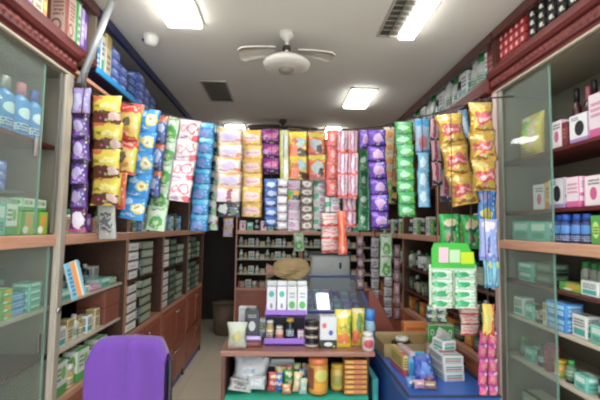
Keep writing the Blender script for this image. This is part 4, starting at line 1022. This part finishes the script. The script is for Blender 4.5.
# paper bag on the rack cartons
o = thing('paper_bag', 'crumpled brown paper bag lying on top of the purple rack cartons', 'bag', (P(291, 280, 2.56).x, 2.565, SX + .1776 + .192))
bw = .125
def bagf(u, v):
    th = 2 * math.pi * u; k = math.sin(math.pi * min(max(v, .0), 1)) ** .4 if 0 < v < 1 else 0
    x = (v - .5) * 2 * bw; r = k * (1 + .12 * math.sin(5 * th + 9 * v) + .08 * math.sin(11 * v + 3 * th))
    return (x, .055 * r * math.cos(th), .068 + .068 * r * math.sin(th))
bgm = plain('86724e', .8, var=.25, scale=30)
obj('bag_body', MB().grid(bagf, 20, 14, smooth=False), bgm, o)
def neckf(u, v):
    th = 2 * math.pi * u; r = (.03 + .022 * v) * (1 + .2 * math.sin(6 * th)); return (-bw * .86 - .05 * v, r * math.cos(th), .052 + r * math.sin(th) * .8)
obj('bag_neck', MB().grid(neckf, 14, 3, smooth=False), plain('7c5c50', .8), o)

tin = pm('dark_tin', '2c2422', [('r', 0, 1, .15, .55, 'c0b4a8')], .3)
for k in range(3): place(jar(.042, .05, tin, capK, capf=.35, name='tin'), atc(312, 300, 2.42, SX + .0006 + .0508 * k), 0, 'dark round tin, %s of the stack right of the purple rack' % ['bottom', 'middle', 'top'][k], 'stacked dark round tins')
place(C(.1, .08, .045, pBlk), atc(328, 300, 2.42, SX + .0006), 0, 'flat black box beneath the white dotted carton')
place(C(.098, .075, .135, pm('wdot', 'd6dade', [('e', .25, .62, .14, .12, 'd85a4c'), ('e', .66, .3, .14, .12, '3c4ca8')])), atc(328, 300, 2.42, SX + .0466), 0, 'white carton with one red and one blue dot')
yp = pm('yellow_pouch', 'dcc428', [('e', .5, .82, .3, .1, 'e8d4b0'), ('e', .5, .22, .36, .16, 'd87828'), ('r', .8, 1, .2, .8, '8cb030'), ('t', .2, .75, .42, .62, 'a09018', 2)], crinkle=.5)
yp2 = pm('yellow_green_pouch', 'd4c82c', [('e', .6, .6, .24, .3, '6c8c2c'), ('e', .3, .24, .34, .2, 'dc6c28'), ('r', 0, 1, .9, 1, 'e0d0a0')], crinkle=.5)
stand(pouch(.105, .06, .22, yp, seed=4), 343.5, 2.40, SX, 'tall yellow pouch with orange base, left of two on the counter')
stand(pouch(.09, .05, .22, yp2, seed=5), 358, 2.44, SX, 'yellow and green pouch with orange patch, right of two')
stand(bottle(.032, .21, pm('bl_b', '8cb4c8', [('r', 0, 1, .2, .6, '2c5ca0')], .25), pm('bluecap', '2a7cc8'), capf=.3, neck=.8), 370, 2.46, SX, 'pale bottle with broad blue cap at the counter end')
stand(bottle(.036, .10, pm('pk_b', 'd8ccc4', [('e', .5, .5, .14, .3, 'c04858')], .3), capW, capf=.2, neck=.7), 368, 2.36, SX, 'short white bottle with red mark at the counter corner')
stand(C(.05, .03, .12, pWg), 263, 2.60, SX, 'slim green and white carton behind the black box')

# goods on the open shelf
SZ = .548
def lie(mat, px, Y, z, w, h, t, lab, rot, nm='packet', seed=1, cat='packet'):
    pr = dict(name=nm, cat=cat, parts=[(None, pillow_mb(w, h, t, seed).mesh(nm, [mat]))])
    return place(pr, atc(px, 380, Y, z), 0, lab, None, rot)
lie(wbag, 249, 2.47, SZ + .002, .23, .17, .14, 'big crumpled white plastic bag on the left of the open shelf', (R(-8), R(6), 0), 'plastic_bag', 3, 'bag')
lie(wbag, 256, 2.375, SZ + .02, .11, .07, .05, 'small white folded bag in front of the big white one', (R(-20), R(3), 0), 'plastic_bag', 6, 'bag')
lie(grey, 240, 2.37, SZ + .01, .14, .065, .05, 'grey and white crumpled packet at the left front of the shelf', (R(-25), R(12), R(8)), seed=9)
KZ = plain('2a2c34', .6)
place(C(.22, .09, .085, pm('navy_box', '20285a', [('t', .1, .9, .2, .8, '38447c', 2)])), atc(277, 380, 2.61, SZ), 0, 'dark blue carton at the back of the open shelf')
place(C(.22, .10, .045, pm('white_long', 'ccd0d0', [('t', .1, .9, .3, .7, 'a8b0b0', 1)])), atc(276, 380, 2.60, SZ + .0862), 0, 'long white carton lying on the dark blue carton')
col = lambda n, b, s=(): pm(n, b, list(s) + [('t', .2, .8, .35, .65, 'e0d8c8', 1)], .3, crinkle=.4)
PK = [('red packet with pale print in the coloured pile', 'c43a30', 272, 2.40, 0, .06, .105), ('blue packet in the middle of the coloured pile', '2c64b8', 279.5, 2.40, 0, .06, .10),
      ('green packet in the coloured pile right of the blue one', '2f9a3c', 288, 2.43, 0, .075, .105), ('orange and cream packet low in front of the green one', 'dc8c58', 287, 2.36, 0, .06, .055),
      ('yellow packet at the top of the coloured pile', 'd8c03c', 279.5, 2.46, .0, .075, .115), ('red-orange packet behind the green one', 'c84c2c', 289, 2.48, 0, .07, .115),
      ('cream packet at the right of the coloured pile', 'd8c08c', 297, 2.39, 0, .055, .11), ('blue and white packet beside the orange jar', '3a5ca4', 302.5, 2.42, 0, .05, .115), ('pale aqua packet low beside the jars', 'a4ccc4', 303, 2.36, 0, .05, .085),
      ('lime packet at the back right of the coloured pile', '8cc044', 298, 2.50, 0, .055, .12), ('peach packet behind the jars', 'e0a47c', 306, 2.52, 0, .07, .115)]
for i, (lab, hx, px, Y, dz, w, h) in enumerate(PK):
    lie(col('pk%d' % i, hx, [('e', .5, .8, .3, .1, 'e4dcb0')]), px, Y, SZ + dz, w, h, .035, lab, (R(-6), R((-1) ** i * 5), R(6 * (-1) ** i)), seed=i)
jo = pm('jar_orange', 'c8902c', [('e', .55, .66, .12, .2, 'c8c460'), ('e', .5, .28, .16, .14, 'e0a020'), ('r', .3, .42, .2, .9, '8c4a30'), ('r', 0, 1, 0, .06, '7c4a1c')], .25)
stand(jar(.058, .20, jo, plain('d87c50', .4), capf=.16), 318, 2.38, SZ, 'large amber jar with orange lid on the open shelf')
jy = pm('jar_yellow', 'ccae48', [('e', .5, .5, .16, .24, '9c9c4c'), ('r', 0, 1, 0, .1, '8c6a2c')], .25)
stand(jar(.038, .15, jy, capY, capf=.16), 337, 2.42, SZ, 'smaller yellow jar between the amber jar and the pack stack')
ys = pm('amber_flat', 'cc9030', [('r', 0, 1, 0, .22, '8c4a1c'), ('r', .4, .8, .3, .9, 'c46c3c'), ('t', .1, .4, .4, .8, 'e8cc60', 1)], .3)
for k in range(7): place(C(.132, .09, .0272, ys, name='flat_pack'), atc(354.5, 380, 2.39, SZ + .0005 + .0278 * k), random.uniform(-.04, .04), 'flat amber pack, %s in the stack beside the yellow jar' % ['lowest', 'second up', 'third up', 'fourth up', 'fifth up', 'sixth up', 'topmost'][k], 'stacked flat amber packs')
# teal draped box right of the counter
place(C(.035, .30, .62, pm('teal_board', '2a9094', [('t', .2, .8, .2, .9, '3aa8a8', 6)]), name='teal_box'), Vector((.555, 2.54, 0)), 0, 'narrow teal box standing between the counter and the blue desk')

# ------------------------------------------------------------------ blue desk and what stands on it
DX0, DX1, DY0, DY1, DT = .59, 1.03, 1.88, 2.76, .72
o = thing('blue_desk', 'small blue desk at the lower right with a raised dark rim', 'desk', ((DX0 + DX1) / 2, (DY0 + DY1) / 2, 0))
dx, dy_ = (DX0 + DX1) / 2, (DY0 + DY1) / 2
def db(x0, x1, y0, y1, z0, z1, c=.004): return MB().box(x0 - dx, x1 - dx, y0 - dy_, y1 - dy_, z0, z1, c=c)
DB = plain('3460b0', .35)
obj('desk_top', db(DX0, DX1, DY0, DY1, DT - .03, DT), DB, o)
rim = db(DX0, DX0 + .012, DY0, DY1, DT, DT + .012, .002); 
for a in ((DX1 - .012, DX1, DY0, DY1), (DX0 + .012, DX1 - .012, DY0, DY0 + .012)): rim.box(a[0] - dx, a[1] - dx, a[2] - dy_, a[3] - dy_, DT, DT + .012, c=.002)
obj('rim', rim, plain('26304e', .35), o)
obj('front_panel', db(DX0 + .01, DX1 - .01, DY0 + .01, DY0 + .03, .05, DT - .03), plain('2a4a9c', .4), o)
obj('side_panel', db(DX0 + .01, DX0 + .03, DY0 + .03, DY1 - .01, .05, DT - .03), plain('2a4a9c', .4), o)
obj('side_panel', db(DX1 - .03, DX1 - .01, DY0 + .03, DY1 - .01, .05, DT - .03), plain('2a4a9c', .4), o)
for x in (DX0 + .03, DX1 - .03):
    for y in (DY0 + .03, DY1 - .03): obj('leg', db(x - .018, x + .018, y - .018, y + .018, 0, DT - .03), BLACKM, o)
# cardboard box, open top with a dark object in it
kb = plain('ac9466', .75, var=.08)
bx = .79
o = thing('cardboard_box', 'open brown cardboard box at the back of the blue desk', 'box', (bx, 2.57, DT + .0006), (0, 0, R(2)))
hw = .172
mb = MB().box(-hw, hw, -.11, .11, 0, .004).box(-hw, hw, -.11, -.106, 0, .08).box(-hw, hw, .106, .11, 0, .08).box(-hw, -hw + .004, -.11, .11, 0, .08).box(hw - .004, hw, -.11, .11, 0, .08)
obj('body', mb, kb, o)
fl = MB().quad([(-hw, .106, .08), (hw, .106, .08), (hw * .98, .123, .095), (-hw * .98, .123, .095)]); fl.quad([(-hw, .108, .08), (-hw * .98, .125, .095), (hw * .98, .125, .095), (hw, .108, .08)])
obj('flap', fl, plain('a89068', .75), o)
o = thing('tape_dispenser', 'black and white tape holder lying in the open cardboard box', 'tape', (bx - .03, 2.55, DT + .006))
obj('base', MB().box(-.06, .06, -.035, .035, 0, .07, c=.01), BLACKM, o)
obj('tape_roll', MB().lathe([(.018, 0), (.04, 0), (.04, .022), (.018, .022), (.018, 0)], 20), WHITEP, o, (0, 0, .071))
place(C(.16, .06, .155, pm('orange_box', 'd8843c', [('r', .05, .95, .3, .6, 'e8b070'), ('t', .1, .9, .66, .9, 'b84c2c', 1)])), Vector((P(414, 330, 2.725).x, 2.722, DT + .0006)), 0, 'orange box behind the cardboard box on the blue desk')
# pile on the desk
dz = DT + .0006
place(C(.03, .20, .11, pm('yellow_book', 'd4c46c', [('r', 0, 1, 0, .3, 'b84c5c'), ('t', .1, .9, .4, .9, '4c4430', 4)])), Vector((P(399, 375, 2.25).x, 2.25, dz)), R(4), 'yellow and pink book-like box standing at the left of the desk')
place(C(.03, .19, .12, pPink), Vector((P(406, 375, 2.25).x, 2.25, dz)), R(4), 'white and pink box standing right of the yellow one')
place(C(.115, .13, .10, pm('sky_box', '2f9cd8', [('r', 0, 1, .8, 1, '78c4e8'), ('t', .2, .8, .3, .6, '1c5ca4', 2)])), Vector((P(417, 375, 2.19).x, 2.19, dz)), R(-3), 'sky blue box in the middle of the blue desk')
bp = pm('blue_packet', '2448a4', [('e', .5, .45, .26, .3, '5c88d8'), ('e', .6, .2, .2, .12, 'c890b0')], crinkle=.6)
lie(bp, 422, 2.05, dz + .004, .10, .12, .05, 'deep blue crumpled packet leaning before the sky blue box', (R(-12), R(10), R(10)), seed=14)
lie(bp, 429, 2.045, dz + .004, .09, .14, .05, 'deep blue crumpled packet beside the white cartons', (R(-8), R(-14), R(-10)), seed=15)
lie(col('pk30', 'c8a0b4'), 420, 1.965, dz + .012, .06, .04, .035, 'small pink and white packet at the front of the desk pile', (R(-30), 0, R(8)), seed=16)
lie(col('pk31', 'a87c60'), 430, 1.96, dz + .012, .07, .035, .035, 'small brown packet at the front of the desk pile', (R(-30), 0, R(-12)), seed=17)
lie(col('pk32', '5a8cc8'), 413, 2.0, dz + .004, .06, .05, .035, 'small light blue packet at the front of the desk pile', (R(-30), 0, R(20)), seed=18)
wc = pm('white_red_green', 'c8cccc', [('r', .1, .9, .62, .8, '3c8c5c'), ('r', .1, .9, .3, .5, 'a84c4c'), ('t', .1, .9, .08, .24, '4c5468', 1)])
for k in range(3):
    place(C(.11, .20, .042, wc), Vector((P(446, 375, 2.17).x, 2.18, dz + .0428 * k)), R(5 - 2 * k), 'white carton with green and red print, %s of the desk stack' % ['bottom', 'middle', 'top'][k], 'stacked white cartons on the blue desk')
place(C(.08, .10, .05, pW), Vector((P(442, 375, 2.25).x, 2.22, dz + .1286)), R(14), 'white and teal carton on top of the desk stack')
# green box with white marks, on a dark tin behind
gt = pm('green_letters', '2fa83c', [('r', 0, 1, 0, .5, 'd0b4b4')] + [('o', .14 + .24 * i, .8, .08, .09, .45, 'dce8d8') for i in range(4)])
place(C(.15, .06, .21, gt, name='carton'), Vector((P(438, 340, 2.42).x + .012, 2.42, dz)), R(-6), 'green box with row of white letters behind the desk stack')
lie(pm('shiny_white', 'dcdcd8', [], .1, crinkle=.5), 434, 2.33, dz + .05, .10, .16, .03, 'shiny white bag in front of the green lettered box', (R(-10), R(32), 0), 'plastic_bag', 21, 'bag')

# ------------------------------------------------------------------ glass-topped case and steel cabinet behind the counter
GX0, GX1, GY0, GY1 = .15, .65, 2.92, 3.52
gx, gy = (GX0 + GX1) / 2, (GY0 + GY1) / 2
o = thing('glass_counter', 'sloping glass-topped counter with blue frame behind the centre counter', 'counter', (gx, gy, 0))
def gb(x0, x1, y0, y1, z0, z1, c=.003): return MB().box(x0 - gx, x1 - gx, y0 - gy, y1 - gy, z0, z1, c=c)
obj('body', gb(GX0, GX1, GY0, GY1, 0, .825), wood('7a4c40', '5c372e', 5), o)
obj('display_floor', gb(GX0, GX1, GY0, GY1, .825, .84), plain('c4c8d4', .5), o)
za, zb = .895, 1.085
def slope(x0, x1, t0, t1, off, th):
    def pt(x, t): return (x - gx, GY0 + (GY1 - GY0) * t - gy, za + (zb - za) * t + off)
    m = MB(); a = [pt(x0, t0), pt(x1, t0), pt(x1, t1), pt(x0, t1)]; b = [(p[0], p[1], p[2] - th) for p in a]
    m.quad(a); m.quad(b[::-1])
    for i in range(4): j = (i + 1) % 4; m.quad([b[i], b[j], a[j], a[i]])
    return m
obj('glass_top', slope(GX0 + .02, GX1 - .02, .03, .97, 0, .005), glassmat('glass_blueish', (.80, .87, .95, 1), .25), o)
FB = plain('4c5aa0', .35)
obj('frame_bar', slope(GX0, GX0 + .02, 0, 1, .006, .02), FB, o); obj('frame_bar', slope(GX1 - .02, GX1, 0, 1, .006, .02), FB, o)
obj('frame_bar', slope(GX0 + .02, GX1 - .02, 0, .03, .006, .02), FB, o); obj('frame_bar', slope(GX0 + .02, GX1 - .02, .97, 1, .006, .02), FB, o)
sd = [(GY0 - gy, .84), (GY1 - gy, .84), (GY1 - gy, zb - .014), (GY0 - gy, za - .014)]
obj('side_glass', MB().prism(sd, GX0 - gx, GX0 - gx + .006), plain('4c4c74', .3), o); obj('side_glass', MB().prism(sd, GX1 - gx - .006, GX1 - gx), plain('4c4c74', .3), o)
obj('front_glass', gb(GX0 + .006, GX1 - .006, GY0, GY0 + .006, .84, za - .014), plain('a8b4c4', .3), o)
pp = lambda px, py, Y: P(px, py, Y)
wing = [(P(a, b, 2.88).x - gx, P(a, b, 2.88).z) for a, b in ((369, 292), (373, 290), (398, 336), (398, 350), (371, 350), (369, 310))]
obj('side_wing', MB().prism(wing, 2.885 - gy, 2.905 - gy, ax='y'), plain('8c4a3c', .5), o)
vi = 0
for r_ in range(3):
    for c in range(6):
        m_ = [pLav, pPurp, pW, pMag, pLav, pTeal][(c + r_ * 2) % 6]
        place(C(.06, .15, .035 + .05 * r_, m_), Vector((GX0 + .062 + .073 * c, GY0 + .115 + .17 * r_, .8406)), 0, 'small %s pack under the sloping glass, row %s from front, %s from left' % ({pLav.name: 'lavender', pPurp.name: 'purple', pW.name: 'white', pMag.name: 'magenta', pTeal.name: 'teal'}[m_.name], ['one', 'two', 'three'][r_], ORD[c + 1]), 'packs under the sloping glass')
sx0, sx1 = P(311, 262, 3.9).x, P(350, 262, 3.9).x; sc_ = (sx0 + sx1) / 2; sh = (sx1 - sx0) / 2; zt = P(330, 255, 3.9).z
o = thing('steel_cabinet', 'grey steel cabinet with a black lid behind the glass-topped counter', 'cabinet', (sc_, 4.1, 0))
STG = plain('cdd3cf', .4)
obj('body', MB().box(-sh, sh, -.2, -.12, .0, zt, c=.006), STG, o)
obj('door', MB().box(-sh + .015, sh - .015, -.208, -.2, .05, zt - .02, c=.003), STG, o)
obj('lid', MB().box(-sh - .03, sh + .01, -.215, -.12, zt, zt + .03, c=.004), BLACKM, o)
obj('lock', MB().box(sh * .45, sh * .55, -.216, -.208, zt - .13, zt - .07, c=.002), BLACKM, o)

# dim passage behind
o = thing('waste_bin', 'dim brown bin standing in the dark passage beyond the left bays', 'bin', (-.80, 5.75, 0))
obj('body', MB().lathe([(0, 0), (.14, 0), (.17, .42), (.16, .42), (.13, .02), (0, .02)], 18), plain('7a6a58', .6), o)
obj('rim', MB().lathe([(.165, .415), (.18, .42), (.18, .44), (.165, .445)], 18), plain('6a5a4c', .6), o)
place(C(.3, .25, .22, pm('dim_box', '54463c')), Vector((-.80, 6.3, 0)), .2, 'dim cardboard carton on the floor behind the passage bin')

# ------------------------------------------------------------------ chair with a purple cloth
chx = P(129, 370, 1.74).x; chy = 1.74
o = thing('chair', 'dark chair at the lower left, its back hidden under a purple cloth', 'chair', (chx, chy, 0))
CHM = plain('1e1c22', .5)
obj('backrest', MB().grid(lambda u, v: ((u - .5) * .30 * (1 - .12 * max(0, v - .75) * 4 * abs(u - .5) * 2), .03 * (2 * u - 1) ** 2 * -1 + .012, .55 + v * .447 - .03 * (2 * u - 1) ** 4 * v), 14, 10)
    .grid(lambda u, v: ((u - .5) * .30 * (1 - .12 * max(0, v - .75) * 4 * abs(u - .5) * 2), .03 * (2 * u - 1) ** 2 * -1 + .030, .55 + v * .447 - .03 * (2 * u - 1) ** 4 * v), 14, 10, flip=True), CHM, o)
for s in (-1, 1):
    obj('back_post', MB().tube([(s * .166, .0, .40), (s * .168, .01, .62), (s * .166, .012, .93)], .011, 8), CHM, o)
    obj('leg', MB().tube([(s * .16, .0, .42), (s * .175, -.03, 0)], .012, 8), CHM, o)
    obj('leg', MB().tube([(s * .16, .36, .42), (s * .175, .39, 0)], .012, 8), CHM, o)
obj('seat', MB().box(-.18, .18, -.0, .40, .42, .46, c=.018), CHM, o)
pcm = None
def purplecloth():
    m, t = newmat('purple_towel')
    tc = t.n('ShaderNodeTexCoord'); no = t.n('ShaderNodeTexNoise'); no.inputs['Scale'].default_value = 260; t.l(tc.outputs['Object'], no.inputs['Vector'])
    n2 = t.n('ShaderNodeTexNoise'); n2.inputs['Scale'].default_value = 5; t.l(tc.outputs['Object'], n2.inputs['Vector'])
    bp = t.n('ShaderNodeBump'); bp.inputs['Strength'].default_value = .35; bp.inputs['Distance'].default_value = .004; t.l(no.outputs[0], bp.inputs['Height'])
    b = t.bsdf(t.mix(n2.outputs[0], lin('603492'), lin('6e42a4')), .85, bump=bp.outputs[0]); b.inputs['Sheen Weight'].default_value = .3
    return m
def pc(off):
    def fn(u, v):
        # v runs from front hem up over the top (v=.5) and down the back
        s = 2 * u - 1
        ztop = 1.018 - .012 * abs(s) ** 3.2 - (.05 if abs(s) > .96 else 0) * 0 - .055 * (max(0, abs(s) - .78) / .22) ** 1.3
        hw = .157
        if v <= .46: t = v / .46; z = .50 + (ztop - .50) * t; y = -.045
        elif v >= .54: t = (1 - v) / .46; z = .56 + (ztop - .56) * t; y = .052
        else: t = (v - .46) / .08; z = ztop + .012 * math.sin(math.pi * t); y = -.045 + .097 * t
        widen = 1 + .05 * (1.0 - (z - .5) / .55)
        x = s * hw * widen
        fold = .003 * math.sin(9 * s + 2 * z) + .010 * math.exp(-((s - .05) / .05) ** 2) + .006 * math.exp(-((s + .5 + .5 * (z - .9)) / .05) ** 2)
        yy = y + (-fold if v < .5 else fold)
        yy += .028 * (-s * s) + .02
        return (x, yy + off * (1 if v > .5 else -1) * -1, z)
    return fn
mb = MB().grid(pc(0), 44, 40).grid(pc(.004), 44, 40, flip=True)
for u in (0, 1):
    for i in range(40):
        a, b = pc(0), pc(.004); v0, v1 = i / 40, (i + 1) / 40
        mb.quad([a(u, v0), a(u, v1), b(u, v1), b(u, v0)])
co = obj('purple_cloth', mb, purplecloth(), None, (chx, chy, 0))
tag(co, 'purple cloth draped over the chair back at the lower left', 'cloth')

# ------------------------------------------------------------------ light
w = bpy.data.worlds.new('shop_front_daylight'); SC.world = w; w.use_nodes = True
bgn = w.node_tree.nodes['Background']; bgn.inputs[0].default_value = (.86, .93, 1, 1); bgn.inputs[1].default_value = 3.2
for i, (x, y) in enumerate(((-.54, -.85), (.6, -.85), (-.54, .3), (.6, .3))):  # unseen ceiling lights added behind the camera
    fixture(x - .09, x + .09, y - .4, y + .4, True, 'added unseen ceiling light behind the camera, %s' % ['rear left', 'rear right', 'front left', 'front right'][i])
SC.view_settings.view_transform = 'Standard'; SC.view_settings.look = 'None'
SC.view_settings.exposure = 0.42; SC.view_settings.gamma = 1
SC.cycles.use_denoising = True; SC.cycles.filter_width = 2.2
SC.cycles.max_bounces = 8; SC.cycles.transparent_max_bounces = 12; SC.cycles.caustics_reflective = False; SC.cycles.caustics_refractive = False
SC.cycles.sample_clamp_indirect = 6
